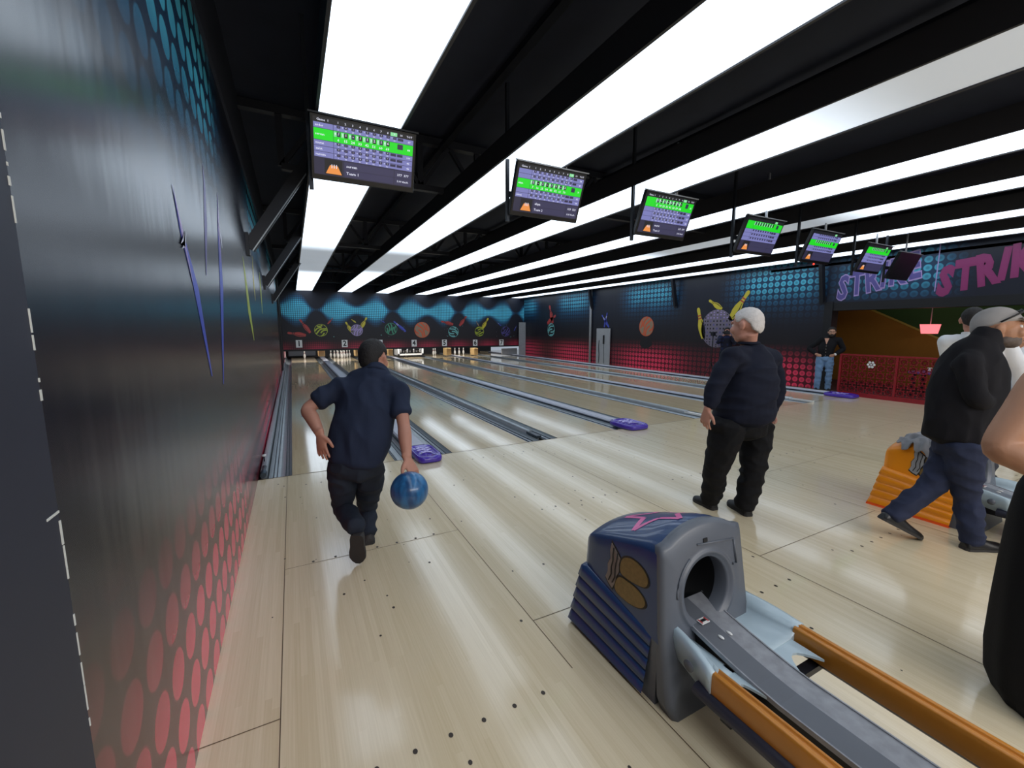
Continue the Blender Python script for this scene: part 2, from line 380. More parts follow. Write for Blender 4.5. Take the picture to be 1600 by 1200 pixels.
def letters(word, yc, zc, size, col, outl, rise, skew=0.15):
    n = len(word); x = 0; pos = []
    w_ = {'I': .34, 'T': .62, 'S': .64, 'R': .66, 'K': .66, 'E': .6}
    for i, ch in enumerate(word): pos.append(x+w_[ch]/2); x += w_[ch]+.02
    for i, ch in enumerate(word):
        u = (pos[i]-x/2)*size; zz = zc+rise*u+.05*size*((i % 2)*2-1)*.4
        for bold, c, dx in ((.07, outl, .004+i*.0006), (.03, col, .009+i*.0006)):
            me = text_mesh(ch, bold, skew)
            M = Matrix(((0, 0, -1, XR-dx), (-1, 0, 0, yc-u), (0, 1, 0, zz), (0, 0, 0, 1)))
            R = Matrix.Rotation(.10*((i % 3)-1)+.12, 4, 'Z'); S = Matrix.Diagonal((size*1.0, size*1.75, 1, 1))
            hd.mesh(me, M @ R @ S, 1+IX[c])
letters('STRIKE', 4.84, 2.60, .42, 'violet', 'lilac', .26)
letters('STRIKE', 3.07, 2.60, .42, 'pink', 'pink', .28)
hd.box(XR-.003, XR+.01, 3.815, 3.83, 2.25, 3.27, 1+IX['lilac'])
struct(hd.build('wall_right_header', [M_header]+PR, fix=False), 'dark dotted header panel with slanted lettering over the lounge opening')
struct(MB().box(XR+.0, XR+.3, -5.5, 5.76, 1.93, 2.12).box(XR-.02, XR+.25, 5.62, 5.80, 0, 2.14).build('trim_3', M_black), 'black lintel and jamb of the lounge opening')
# lounge beyond the opening
M_loY = mat('lounge_brown_wall', (128, 88, 20), .8); M_loG = mat('lounge_green_wall', (26, 62, 22), .8); M_loS = mat('lounge_stripe', (150, 132, 60), .8)
XB = 14.2
lo = MB(); lo.box(XB, XB+.1, -5.5, 7.2, 0, 3.0, 0)
a = at_x(1366, 484, XB); b = at_x(1492, 538, XB); sl = (b.z-a.z)/(b.y-a.y)
def zline(y): return a.z+sl*(y-a.y)
y_top = a.y+(3.0-a.z)/sl
lo.poly([(XB-.004, y_top, 3.0), (XB-.004, -5.5, 3.0), (XB-.004, -5.5, max(0, zline(-5.5))), (XB-.004, a.y+(0-a.z)/sl, 0) if zline(-5.5) < 0 else (XB-.004, -5.5, 0)], 1)
lo.poly([(XB-.006, y_top, 3.0), (XB-.006, y_top+.1, 3.0), (XB-.006, b.y-2+.1, zline(b.y-2)), (XB-.006, b.y-2, zline(b.y-2))], 2)
lo.box(XR+.15, XB, 7.1, 7.2, 0, 3.0, 0); lo.box(XR, XB+.1, -5.5, 7.2, 3.0, 3.06, 0)
struct(lo.build('wall_lounge', [M_loY, M_loG, M_loS]), 'brown and green painted back wall of the lounge')
struct(MB().box(XR+.0, XB, -5.5, 7.1, .0, .012).build('floor_lounge', mat('lounge_carpet', (58, 16, 24), .9)), 'dark red lounge floor')
# ceiling, purlins, trusses
M_ceil = mat('dark_ceiling_cloth', (30, 36, 54), .75, var=.3, nscale=3)
cb = MB(); rows = []
for i in range(25):
    y = -5.5+i*1.32; rows.append([(x, y, 3.98+.05*noise.noise(Vector((x*.8, y*.7, 1)))+.03*noise.noise(Vector((x*2, y*1.4, 4)))) for x in [XL-.2+j*.82 for j in range(20)]])
cb.grid(rows)
struct(cb.build('ceiling', M_ceil, fix=False), 'dark sagging ceiling cloth above the lights')
struct(MB().box(XL-.25, XL+.02, -4.5, 26, 3.32, 4.1).box(XR-.02, XR+.2, -5.5, 26, 3.28, 4.1).box(XL, XR, YM, YM+.1, 3.24, 4.1).build('trim_4', M_ceil), 'dark strips closing the wall tops to the ceiling')
ti = 5
for Y in (5.72, 10.3, 14.9, 18.6):
    t = MB(); t.box(XL, XR, Y-.05, Y+.05, 3.88, 3.97); t.box(XL+.4, XR-.4, Y-.04, Y+.04, 3.30, 3.37)
    n = 14
    for k in range(n):
        x0 = XL+.4+k*(XR-XL-.8)/n; x1 = x0+(XR-XL-.8)/n
        t.bar((x0, Y, 3.34), ((x0+x1)/2, Y, 3.9), .05, .05); t.bar(((x0+x1)/2, Y, 3.9), (x1, Y, 3.34), .05, .05); t.bar((x0, Y, 3.34), (x0, Y, 3.9), .07, .05)
    struct(t.build('trim_%d' % ti, M_dark), 'dark steel roof truss across the lanes'); ti += 1
pz = MB()
for k in range(9): pz.box(XL+.9+k*1.35, XL+.98+k*1.35, -5, YM, 3.84, 3.9)
struct(pz.build('trim_%d' % ti, M_dark), 'dark roof purlins running along the hall')
for Y, z0, lab in ((5.68, 2.40, 'near'), (8.80, 2.27, 'middle'), (12.3, 2.2, 'far')):
    b_ = MB().bar((XL+.02, Y, z0), (XL+.78, Y, z0+1.18), .07, .13)
    b_.bar((XL+.06, Y-.03, z0-.03), (XL+.78, Y-.03, z0+1.08), .012, .012, 1); b_.box(XL, XL+.03, Y-.07, Y+.07, z0-.08, z0+.16)
    tag(b_.build('knee_brace', [M_dark, M_steel]), {'near': 'nearest black diagonal roof brace on the left mural wall', 'middle': 'second black diagonal roof brace along the left mural wall', 'far': 'third and farthest diagonal roof brace on the left mural wall'}[lab], 'roof brace', 'diagonal braces on the left wall')
for px, Y, lab in ((1292, 5.85, 'black diagonal brace beside the slanted lettering panel'), (1060, 10.35, 'black diagonal brace on the right mural between the orange ball print and the yellow pins'), (925, 14.85, 'black diagonal brace meeting the pale pipe on the right mural')):
    z0 = {5.85: 2.15, 10.35: 2.25, 14.85: 2.35}[Y]
    b_ = MB().bar((XR-.03, Y, z0), (XR-.25, Y, z0+1.05), .08, .12); b_.box(XR-.03, XR, Y-.07, Y+.07, z0-.06, z0+.12)
    tag(b_.build('knee_brace', M_dark), lab, 'roof brace', 'diagonal braces on the right wall')
tag(MB().tube([(XR-.06, 14.9, 0), (XR-.06, 14.9, 3.25)], .05).build('wall_pipe', M_greyw), 'pale vertical pipe on the right mural beside the grey board', 'pipe')

# ------------------------------------------------------------------ lanes, gutters, rails
LANES = [(-.085, .965), (1.665, 2.72), (3.205, 4.235), (4.88, 5.95), (6.47, 7.52), (8.12, 9.17), (9.64, 10.69)]
LEND = 24.4
ORD = ['first', 'second', 'third', 'fourth', 'fifth', 'sixth', 'seventh']
for i, (x0, x1) in enumerate(LANES):
    b_ = MB().box(x0, x1, FOUL+.004, LEND, -.098, .0)
    for k in range(7):
        cx = x0+.15+k*.125; cy = 8.9-.10*abs(k-3)*3
        b_.poly([(cx-.016, cy, .0012), (cx+.016, cy, .0012), (cx, cy+.13, .0012)], 1)
    for k in range(5):
        cx = x0+.2+k*.16; cy = 6.9; b_.poly([(cx+.01*math.cos(a*PI/4), cy+.014*math.sin(a*PI/4), .0012) for a in range(8)], 1)
    b_.poly([(x0, 9.3, .0011), (x1, 9.3, .0011), (x1, 9.306, .0011), (x0, 9.306, .0011)], 1)
    tag(b_.build('bowling_lane', [M_lane, M_dot]), ORD[i]+' pale maple bowling lane counted from the left wall', 'bowling lane', 'bowling lanes side by side')
def gutter(x0, x1, label, side):
    b_ = MB(); w = x1-x0; n = 9
    prof = [(x0+w*k/(n-1), -.02-.06*math.sin(PI*k/(n-1))) for k in range(n)]
    prof = [(x0+.0005, -.004)]+prof[0:]+[(x1-.0005, -.004)]
    b_.grid([[(x, y, z) for x, z in prof] for y in (FOUL+.006, 9, 14, LEND)], 0, False, True)
    for fx in (.18, .32, .7, .84): b_.box(x0+w*fx-.003, x0+w*fx+.003, FOUL+.006, LEND, -.02-.06*math.sin(PI*fx), -.010-.06*math.sin(PI*fx), 1)
    o = b_.build('gutter', [M_steel, M_steel_dark], fix=False)
    return tag(o, label, 'gutter', 'steel ball gutters beside the lanes')
gutter(-.30, -.085, 'steel gutter between the left mural wall and the first lane', 0)
edges = [(LANES[i][1], LANES[i+1][0]) for i in range(6)]
for i, (a_, b_) in enumerate(edges):
    gw = .215 if i % 2 == 0 else (b_-a_-.078)/2
    gutter(a_, a_+gw, 'steel gutter along the right side of the %s lane' % ORD[i], 1)
    gutter(b_-gw, b_, 'steel gutter along the left side of the %s lane' % ORD[i+1], 0)
gutter(10.69, 10.905, 'steel gutter along the right side of the seventh lane', 1)
def capping(x0, x1, y0, label, wide, h=.05):
    b_ = MB(); w = x1-x0
    prof = [(x0, -.06), (x0, h*.6), (x0+.02, h), (x1-.02, h), (x1, h*.6), (x1, -.06)]
    b_.grid([[(x, y, z) for x, z in prof] for y in (y0, LEND)], 0, False, False, True, True)
    b_.box(x0-.012, x0-.001, y0+.03, LEND, -.05, h*.35, 1); b_.box(x1+.001, x1+.012, y0+.03, LEND, -.05, h*.35, 1)
    return tag(b_.build('lane_divider', [M_cap if wide else M_steel, M_steel_dark]), label, 'lane divider', 'raised dividers between lanes')
def rail(xc, y0, label, white_end):
    t = thing('lane_divider', label, 'lane divider', (xc, y0, 0), 'raised dividers between lanes')
    b_ = MB(); n = 9
    prof = [(-.03, -.06)]+[(-.03*math.cos(PI*k/(n-1)), .028+.03*math.sin(PI*k/(n-1))) for k in range(n)]+[(.03, -.06)]
    b_.grid([[(x, y, z) for x, z in prof] for y in (.35, LEND-y0)], 0, False, True, True, True); b_.build('rail', M_steel, t)
    MB().box(-.024, .024, .02, LEND-y0, -.099, -.04).build('base_strip', M_steel_dark, t)
    b_ = MB(); b_.box(-.035, .035, -.06 if white_end else .10, .40, .004, .035, 0); b_.build('end_piece', M_white if white_end else M_steel_dark, t)
    if not white_end: MB().tube([(0, .13, .03), (0, .13, -.05)], .012).build('end_bracket', M_steel, t)
    return t
for i, (a_, b_) in enumerate(edges):
    nm = 'between the %s and %s lanes' % (ORD[i], ORD[i+1])
    if i % 2 == 0: capping(a_+.232, b_-.232, FOUL+.38, 'wide lavender grey ball return cover '+nm, True)
    else: rail((a_+b_)/2, FOUL+.01, ('narrow steel rail with white end ' if i != 1 else 'narrow steel rail with bare steel end ')+nm, i != 1)
capping(10.93, 11.05, FOUL+.45, 'pale lavender capping strip at the foot of the right mural wall', True, .06)
t = thing('lane_divider', 'ribbed steel ledge at the foot of the left mural wall', 'lane divider', (XL, FOUL, 0))
b_ = MB(); b_.box(.012, .078, .12, LEND-FOUL, -.09, .055, 0); o = bevel(b_.build('ledge', M_steel, t), .02)
b_ = MB(); b_.tube([(.045, .02, .035), (.045, .3, .035)], .028); b_.build('rolled_end', M_steel_dark, t)
b_ = MB(); b_.tube([(.036, .48, .05), (.036, .48, .11)], .007, 0); b_.lathe([(.004, -.012), (.022, -.01), (.022, .01), (.004, .012)], (.036, .48, .12), 12, 1); b_.build('eye_bolt', [M_steel_dark, M_white], t)
# purple covers over the ends of the dividers
def tray(x0, x1, y0, y1, label):
    t = thing('divider_cover', label, 'cover', ((x0+x1)/2, (y0+y1)/2, .05), 'purple covers at the foul line')
    w, h = (x1-x0)/2, (y1-y0)/2; n = 32
    def se(k, s, z):
        a_ = 2*PI*k/n; c, q = math.cos(a_), math.sin(a_)
        return Vector((w*s*math.copysign(abs(c)**.45, c), h*s*math.copysign(abs(q)**.45, q), z))
    b_ = MB(); b_.grid([[se(k, s, z) for k in range(n)] for s, z in ((.97, -.045), (1, -.03), (1, .0), (.95, .022), (.86, .028), (.78, .012), (.3, .02))], 0, True, True, True, True)
    b_.build('shell', M_purple, t)
    b_ = MB(); lay = .019
    for pts in ([(-.5, .35), (-.15, .5), (.2, .25), (.55, .45)], [(-.55, .05), (-.2, .2), (.1, -.05), (.5, .12)], [(-.4, -.3), (0, -.2), (.35, -.35)]):
        for (p, q), (r, s) in zip(pts[:-1], pts[1:]):
            lay += .0007; b_.bar((p*w, q*h, lay+.003), (r*w, s*h, lay+.003), .035, .006)
    b_.build('swoosh_print', M_lilac, t)
    return t
tray(1.17, 1.47, 4.52, 5.10, 'purple moulded cover with pale swooshes between the first two lanes')
tray(4.36, 4.76, 4.60, 5.16, 'purple moulded cover between the third and fourth lanes')
tray(10.60, 10.98, 4.60, 5.20, 'purple moulded cover by the red lattice, rightmost at the foul line')
# kickback boards, pit machinery
def kb(px0, px1, py0, py1, Y, name, m, label, cat, dpt=.25, grp=None):
    a_ = at_y(px0, py1, Y); c = at_y(px1, py0, Y)
    return tag(bevel(MB().box(a_.x, c.x, Y, Y+dpt, max(0.052, a_.z), c.z).build(name, m), .012), label, cat, grp)
YK = YM+.45
kb(498, 507.5, 545.5, 557, YK, 'kickback_board', M_wood, 'yellow wooden end board between the first and second lanes', 'board', .6, 'wooden end boards beside the pins')
kb(555.5, 558.5, 545.5, 556.5, YK, 'kickback_board', M_wood, 'thin wooden end board right of the full rack of pins', 'board', .6, 'wooden end boards beside the pins')
kb(607, 614, 545.5, 556, YK, 'kickback_board', M_wood, 'brown wooden end board left of the white pinsetter frame', 'board', .6, 'wooden end boards beside the pins')
kb(698, 705, 544, 555.5, YK, 'kickback_board', M_wood, 'wooden end board left of the group of three pins', 'board', .6, 'wooden end boards beside the pins')
kb(741, 747, 544, 555, YK, 'kickback_board', M_wood, 'wooden end board right of the group of three pins', 'board', .6, 'wooden end boards beside the pins')
kb(443, 446, 546, 559, YK, 'side_post', M_white, 'thin white post left of the first lane pins', 'post', .1)
kb(784, 808, 544, 555.5, YK-.2, 'metal_panel', M_greyw, 'low grey metal panel beneath number 7 beside the grey board', 'panel', .08)
tag(bevel(MB().box(XR-.42, XR-.02, YM-.22, YM-.14, 0, 1.83).build('leaning_board', M_greyw), .01), 'tall weathered grey board in the far right corner', 'board')
tag(bevel(MB().box(-.24, 1.06, 24.6, 24.9, .06, .52).build('pit_cushion', mat('grey_cushion', (88, 94, 104), .7)), .05), 'grey pit cushion behind the single pin of the first lane', 'cushion')
t = thing('pinsetter_rack', 'white framed pinsetter table lowered over the fourth lane', 'pinsetter', (5.42, 21.9, 0))
b_ = MB(); b_.box(-.66, .66, -.02, .04, .12, .20).box(-.66, -.58, -.02, .9, .12, .56).box(.58, .66, -.02, .9, .12, .56).box(-.66, .66, -.02, .04, .50, .57); b_.build('frame', M_white, t)
b_ = MB()
for k in range(7): b_.tube([(-.5+k*.166, .05+.1*(k % 2), .50), (-.5+k*.166, .05+.1*(k % 2), .26)], .035, 0, 8)
b_.build('cup', M_grey, t); MB().box(-.56, .56, .1, .8, .36, .42).build('table_plate', M_dark, t)
# ---- number plates
plates = [(467.3, 537.3), (538.6, 536.8), (593.6, 536.4), (647.1, 536.2), (694.5, 535.7), (742.5, 535.6), (783.4, 535.2)]
M_ink = mat('black_ink', (20, 20, 24), .6)
for i, (px, py) in enumerate(plates):
    p = at_y(px, py, YM-.005); t = thing('number_plate', 'white plate with the numeral %d on the far mural' % (i+1), 'sign', p, 'white lane numbers below the mural')
    MB().box(-.125, .125, -.006, .006, -.165, .165).build('plate', M_white, t)
    b_ = MB(); b_.mesh(text_mesh(str(i+1), .03), Matrix.Translation((0, -.009, 0)) @ Matrix.Rotation(PI/2, 4, 'X') @ Matrix.Diagonal((.30, .34, 1, 1))); b_.build('numeral', M_ink, t, fix=False)
# ---- pins
PINP = [(.026, 0), (.036, .02), (.050, .07), (.0605, .115), (.057, .16), (.042, .205), (.028, .235), (.0235, .255), (.026, .29), (.032, .325), (.031, .35), (.020, .374), (.006, .381)]
pin0 = [None]
def pin(x, y, label, grp):
    if pin0[0] is None:
        b_ = MB(); b_.lathe(PINP, n=18); o = b_.build('bowling_pin', M_pin)
        s_ = MB()
        for z0, z1, r in ((.238, .247, .0275), (.262, .271, .0252)): s_.lathe([(r, z0), (r+.0006, (z0+z1)/2), (r+.0008, z1)], n=18)
        s_.build('neck_stripe', M_red, o)
        pin0[0] = o; r = o
    else:
        r = pin0[0].copy(); COL.objects.link(r)
        for c in pin0[0].children: d = c.copy(); COL.objects.link(d); d.parent = r
    r.location = (x, y, .001); return tag(r, label, 'bowling pin', grp)
YH = 23.05
pin(.50, 23.6, 'single white bowling pin standing on the first lane', None)
k = 0
rowsn = ['head pin at the front of the full rack', 'left pin in the second row of the full rack', 'right pin in the second row of the full rack', 'left pin in the third row of the full rack', 'middle pin in the third row of the full rack', 'right pin in the third row of the full rack', 'leftmost pin in the back row of the full rack', 'second pin from the left in the back row of the full rack', 'third pin from the left in the back row of the full rack', 'rightmost pin in the back row of the full rack']
for r in range(4):
    for j in range(r+1):
        pin(2.19+(j-r/2)*.3048, YH+r*.264, 'white bowling pin, '+rowsn[k], 'full rack of pins on the second lane'); k += 1
for px, lab in ((676.5, 'left white pin of the close pair below number 5'), (680.8, 'right white pin of the close pair below number 5')):
    p = at_y(px, 550, 23.4); pin(p.x, 23.4+(px-678)*.04, lab, 'close pair of pins on the fifth lane')
for px, lab in ((710.7, 'left white pin of the three standing below number 6'), (717.3, 'middle white pin of the three standing below number 6'), (724, 'right white pin of the three standing below number 6')):
    p = at_y(px, 550, 23.3); pin(p.x, 23.3, lab, 'three pins on the sixth lane')
p = at_y(634.5, 550, 23.0); pin(p.x, 23.0, 'white pin standing under the white pinsetter frame', None)

# ------------------------------------------------------------------ ceiling lights
M_lframe = mat('light_box_frame', (40, 40, 44), .5)
def glow_mat(name, dims):
    m, b, t = new_mat(name); P, v = t.pos(); f = None
    for lo_, hi_, w in dims:
        d = t.mul(t.step(P[1], lo_-w, lo_+w), t.step(P[1], hi_+w, hi_-w)); f = d if f is None else t.mx(f, d)
    nz = t.noise(t.vec(0.0, P[1], P[0]), 1.4, 2)
    s_ = t.add(EM*.90, t.mul(nz, EM*.2))
    if f is not None: s_ = t.mul(s_, t.sub(1.0, t.mul(f, .86)))
    b.inputs['Base Color'].default_value = (.62, .60, .56, 1); b.inputs['Roughness'].default_value = .5
    b.inputs['Emission Color'].default_value = lin((222, 238, 255))+(1,)
    t.put(b.inputs['Emission Strength'], s_); return m
EM = 2.2
STR = [(.28, .62, [(9.6, 14.2, .7)]), (1.94, .62, [(9.4, 13.4, .7)]), (3.60, .60, [(-6, 2.3, .9)]), (5.46, .60, []), (7.08, .58, [(3.2, 7.6, .8)]), (9.0, .60, []), (10.70, .60, [])]
for i, (x, w, dims) in enumerate(STR):
    t = thing('ceiling_light', 'long white strip light box, %s from the left wall, running toward the far mural' % ORD[i], 'ceiling light', (x+w/2, 8, ZC), 'long strip lights under the roof')
    MB().box(-w/2, w/2, -11.5, YM-8.02, 0, .012).build('diffuser', glow_mat('glow_%d' % i, [(a_-8, b_-8, c) for a_, b_, c in dims]), t)
    b_ = MB(); y0, y1 = -11.5, YM-8.02
    for sx in (-1, 1): b_.box(sx*(w/2+.012)-.011, sx*(w/2+.012)+.011, y0, y1, -.012, .2)
    b_.box(-w/2-.02, w/2+.02, y0, y1, .2, .212); b_.box(-w/2-.02, w/2+.02, y1, y1+.012, -.012, .2); b_.build('frame', M_lframe, t)
    if i == 0:
        b_ = MB(); b_.tube([(-w/2-.06, -5.75, .0), (-w/2+.0, -5.75, -.02)], .012); b_.sphere((-w/2+.0, -5.75, -.025), .018); b_.build('clip', M_white, t)

# ------------------------------------------------------------------ score screens
def em(name, c, s=1.0):
    m, b, t = new_mat(name); b.inputs['Base Color'].default_value = (.02, .02, .02, 1); b.inputs['Roughness'].default_value = .3
    b.inputs['Emission Color'].default_value = lin(c)+(1,); b.inputs['Emission Strength'].default_value = s; return m
S_bg = em('screen_navy', (34, 32, 58)); S_row = em('screen_lilac', (116, 118, 176)); S_gr = em('screen_green', (20, 210, 26)); S_tx = em('screen_text', (224, 226, 244))
S_dk = em('screen_dark', (40, 36, 66)); S_or = em('screen_orange', (226, 140, 66)); S_head = em('screen_black', (10, 10, 18)); S_lg = em('screen_light_green', (130, 214, 150)); S_mid = em('screen_slate', (48, 46, 78))
SM = [S_bg, S_row, S_gr, S_tx, S_dk, S_or, S_head, S_lg, S_mid]
def screen(w, h, rows, hi, footer, detail, M):
    """rows of names; hi = highlighted row; local x right, y up -> M"""
    b_ = MB()
    def rect(x0, x1, y0, y1, k, l): b_.poly([M @ Vector((x, y, l*.0006)) for x, y in ((x0, y0), (x1, y0), (x1, y1), (x0, y1))], k)
    def txt(s, x, y, size, k, l=4, ax=0):
        me = text_mesh(s, .012, 0, 1); xs = [v.co.x for v in me.vertices] or [0]
        b_.mesh(me, M @ Matrix.Translation((x-ax*min(xs)*size*1.15, y, l*.0006)) @ Matrix.Diagonal((size*1.15, size, 1, 1)), k)
    W, H = w/2, h/2
    rect(-W, W, -H, H, 0, 1)
    top = H-.09*h; x0 = -W; c0 = -W+.19*w; cw = (W-.11*w-c0)/10
    rect(-W, W, top, H, 6, 2)
    if detail: txt('Game  1', -W+.09*w, (top+H)/2, .055*h, 3)
    for k in range(10):
        if k == 8: rect(c0+k*cw, c0+(k+1)*cw, top+.01*h, H-.015*h, 7, 3)
        if detail: txt(str(k+1), c0+(k+.6)*cw, (top+H)/2, .05*h, 3)
    if detail: txt('TOT', W-.05*w, (top+H)/2, .05*h, 3)
    n = len(rows); tot = .60*h; unit = tot/(n+1); y = top
    for r, (nm, sc, to) in enumerate(rows):
        hh = unit*(2 if r == hi else 1); y1 = y; y0 = y-hh; g = r == hi
        rect(-W+.004, W-.004, y0+.002, y1-.001, 2 if g else 1, 2)
        rect(c0-.003, c0, y0, y1, 4, 3)
        if detail and nm: txt(nm, x0+.02*w, (y0+y1)/2, unit*.55, 3, 4, 1)
        for k in range(10):
            cx = c0+k*cw
            if k < 8 or (k == 8 and not g and r < hi):
                rect(cx+.42*cw, cx+.92*cw, y0+hh*.52, y1-hh*.06, 4 if not (g and k % 2) else 6, 3)
                if g: rect(cx+.04*cw, cx+.40*cw, y0+hh*.5, y1-hh*.06, 7, 3)
                if detail:
                    txt(sc[k % len(sc)], cx+.67*cw, y0+hh*.76, hh*.34, 3); txt(str((k*7+r*3) % 9+1), cx+.22*cw, y0+hh*.74, hh*.3, 3)
                    txt(str(5+k*9+r), cx+.62*cw, y0+hh*.24, hh*.32, 3)
            else:
                rect(cx+.1*cw, cx+.95*cw, y0+hh*.42, y1-hh*.1, 4 if k == 9 or not g else 2, 3)
        if detail: txt(to, W-.05*w, (y0+y1)/2, unit*.5, 3)
        y = y0
    fy = y
    rect(-W+.10*w, -W+.27*w, -H+.02*h, fy-.015*h, 6, 2)
    yb, yt = -H+.035*h, -H+.21*h
    b_.poly([M @ Vector((x, q, .002)) for x, q in ((-W+.11*w, yb), (-W+.265*w, yb), (-W+.225*w, yt-.02*h), (-W+.15*w, yt-.02*h))], 5)
    for k in range(3): rect(-W+(.165+.022*k)*w, -W+(.172+.022*k)*w, yt-.07*h, yt, 3, 4)
    rect(-W+.29*w, W-.20*w, -H+.155*h, fy-.02*h, 8, 2); rect(-W+.29*w, W-.20*w, -H+.02*h, -H+.145*h, 8, 2)
    rect(W-.19*w, W-.005*w, -H+.155*h, fy-.02*h, 8, 2); rect(W-.19*w, W-.005*w, -H+.02*h, -H+.145*h, 8, 2)
    if detail:
        txt(footer[0], -W+.31*w, -H+.215*h, .07*h, 3, 4, 1); txt(footer[1], -W+.31*w, -H+.085*h, .07*h, 3, 4, 1)
        txt(footer[2]+'  '+footer[2], W-.10*w, -H+.21*h, .06*h, 3); txt(footer[3]+' Km/h', W-.10*w, -H+.085*h, .05*h, 3)
    return b_
YT, TILT = 3.78, math.radians(22)
TVX = [(571, 243), (858, 303), (1041, 339), (1188, 370), (1284, 387), (1366, 405), (1413, 417)]
R1 = [('ander', '-4/-1-1-', '69'), ('sercan', '/1-/1216', '88'), ('murat', '3-13-1-4', '109'), ('zahit', '9--1131/', '46'), ('ramaza', '-2442/11', '46')]
R2 = [('', '1-2-41-/', '58'), ('', '-1-2-1-4', '47'), ('alaya', '2-1-/1-2', '71'), ('', '11-2-/11', '62'), ('mirat', '-1-214-1', '64')]
R3 = [('', '1-', '51'), ('', '2-', '44'), ('', '1/', '57'), ('', '-2', '38')]
tvlab = ['wide score screen hanging nearest, with a fat green row and the bowler list', 'second hanging score screen from the left with a green middle row', 'third hanging score screen from the left with a green upper row', 'fourth hanging score screen from the left, green row along its top', 'fifth hanging score screen from the left with a small red light below', 'sixth hanging score screen, tilted in front of the slanted lettering', 'switched off black screen, rightmost of the hanging row']
M_bezel = mat('black_bezel', (12, 12, 16), .3); M_pole = mat('grey_pole', (150, 154, 160), .4, .5); M_poled = mat('dark_pole', (34, 38, 44), .45, .4)
for i, (px, py) in enumerate(TVX):
    Y = YT if i < 6 else YT-.05
    c = at_y(px, py, Y); W, H = (.80, .48) if i else (.81, .455)
    t = thing('score_screen', tvlab[i], 'screen', c, 'score screens hanging over the approach')
    RX = Matrix.Rotation(TILT, 4, 'X')
    b_ = MB(); b_.box(-W/2, W/2, 0, .05, -H/2, H/2, 0, RX); b_.box(-W/2+.12, W/2-.12, .05, .085, -H/2+.08, H/2-.08, 0, RX); bevel(b_.build('cabinet', M_bezel, t), .006)
    b_ = MB(); b_.box(-W/2-.012, W/2+.012, -.012, .03, H/2, H/2+.012, 0, RX); b_.build('top_rail', M_pole if i else M_poled, t)
    if i < 6:
        S = RX @ Matrix.Translation((0, -.0012, .01)) @ Matrix.Rotation(PI/2, 4, 'X')
        rows, hi, ft = [(R1, 1, ('sercan', 'Team 1', '377', '5.09')), (R2, 2, ('alaya', 'Team 2', '323', '3.35')), (R3, 0, ('murat', 'Team 3', '377', '2.35')), (R3, 0, ('ander', 'Team 4', '214', '2.20')), (R2, 2, ('zahit', 'Team 5', '198', '3.05')), (R3, 0, ('sercan', 'Team 6', '205', '2.80'))][i]
        screen(W-.045, H-.06, rows, hi, ft, i < 3, S).build('display', SM, t, fix=False)
    if i == 4: MB().sphere(RX @ Vector((0, .0, -H/2-.012)), .014).build('standby_light', em('red_led', (255, 60, 40), 2), t)
    b_ = MB()
    yb = .075
    b_.bar((-W/2-.0, yb+.06, -.28), (-W/2-.0, yb+.06, .99), .03, .03); b_.build('pole', M_poled, t)
    b_ = MB(); b_.tube([(W*.30, yb+.02, -.1), (W*.30, yb+.02, .9)], .013); b_.build('pole', M_pole, t)
    b_ = MB(); b_.tube([(W*.30+.03, yb+.02, .1), (W*.30+.03, yb+.02, .9)], .005, 0, 6); b_.build('cable', M_white, t)
    b_ = MB(); b_.bar((-W/2-.015, yb+.06, -.02), (W*.30, yb+.04, -.02), .03, .05); b_.build('bracket', M_dark, t)

# ------------------------------------------------------------------ ball returns
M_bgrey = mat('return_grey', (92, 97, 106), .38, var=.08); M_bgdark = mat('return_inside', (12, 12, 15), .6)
M_guard = mat('guard_pale_grey', (172, 190, 200), .33, var=.05, coat=.2); M_track = mat('track_grey', (104, 108, 116), .3, .3, var=.1); M_trackl = mat('track_worn', (150, 152, 158), .4, .4, var=.35, nscale=26)
M_railo = mat('amber_rail', (198, 128, 44), .35, var=.12, nscale=12, coat=.2)
M_under = mat('rail_underside', (58, 58, 74), .4); M_pinkp = mat('pink_airbrush', (236, 110, 170), .35)
M_logog = mat('logo_gold', (128, 106, 62), .4, .35, var=.35, nscale=60); M_logot = mat('logo_taupe', (136, 124, 118), .45, var=.1); M_logok = mat('logo_edge', (34, 30, 26), .5)
def hood_hw(y, z):                                  # half width of the upper hood
    return .297-.026*(z-.3)/.36-.02*max(0, y)/.5
def edge_z(y): return .630-.130*(max(0, y)/.5)**1.25
def arch_z(x, y):
    hw = hood_hw(y, edge_z(y)); t = min(1, abs(x)/hw); return edge_z(y)+(.082-.03*max(0, y)/.5)*(1-t**2.2)
HX, HY = .88, .90
def squeeze(o):
    for v in o.data.vertices: v.co.x *= HX; v.co.y *= HY if v.co.y > 0 else 1
    return shear(o)
def shear(o):                                       # the front leans back towards its top
    for v in o.data.vertices:
        if v.co.y < .2: v.co.y += (v.co.z-.45)*.13*(1-max(0, v.co.y)/.2)
    return o
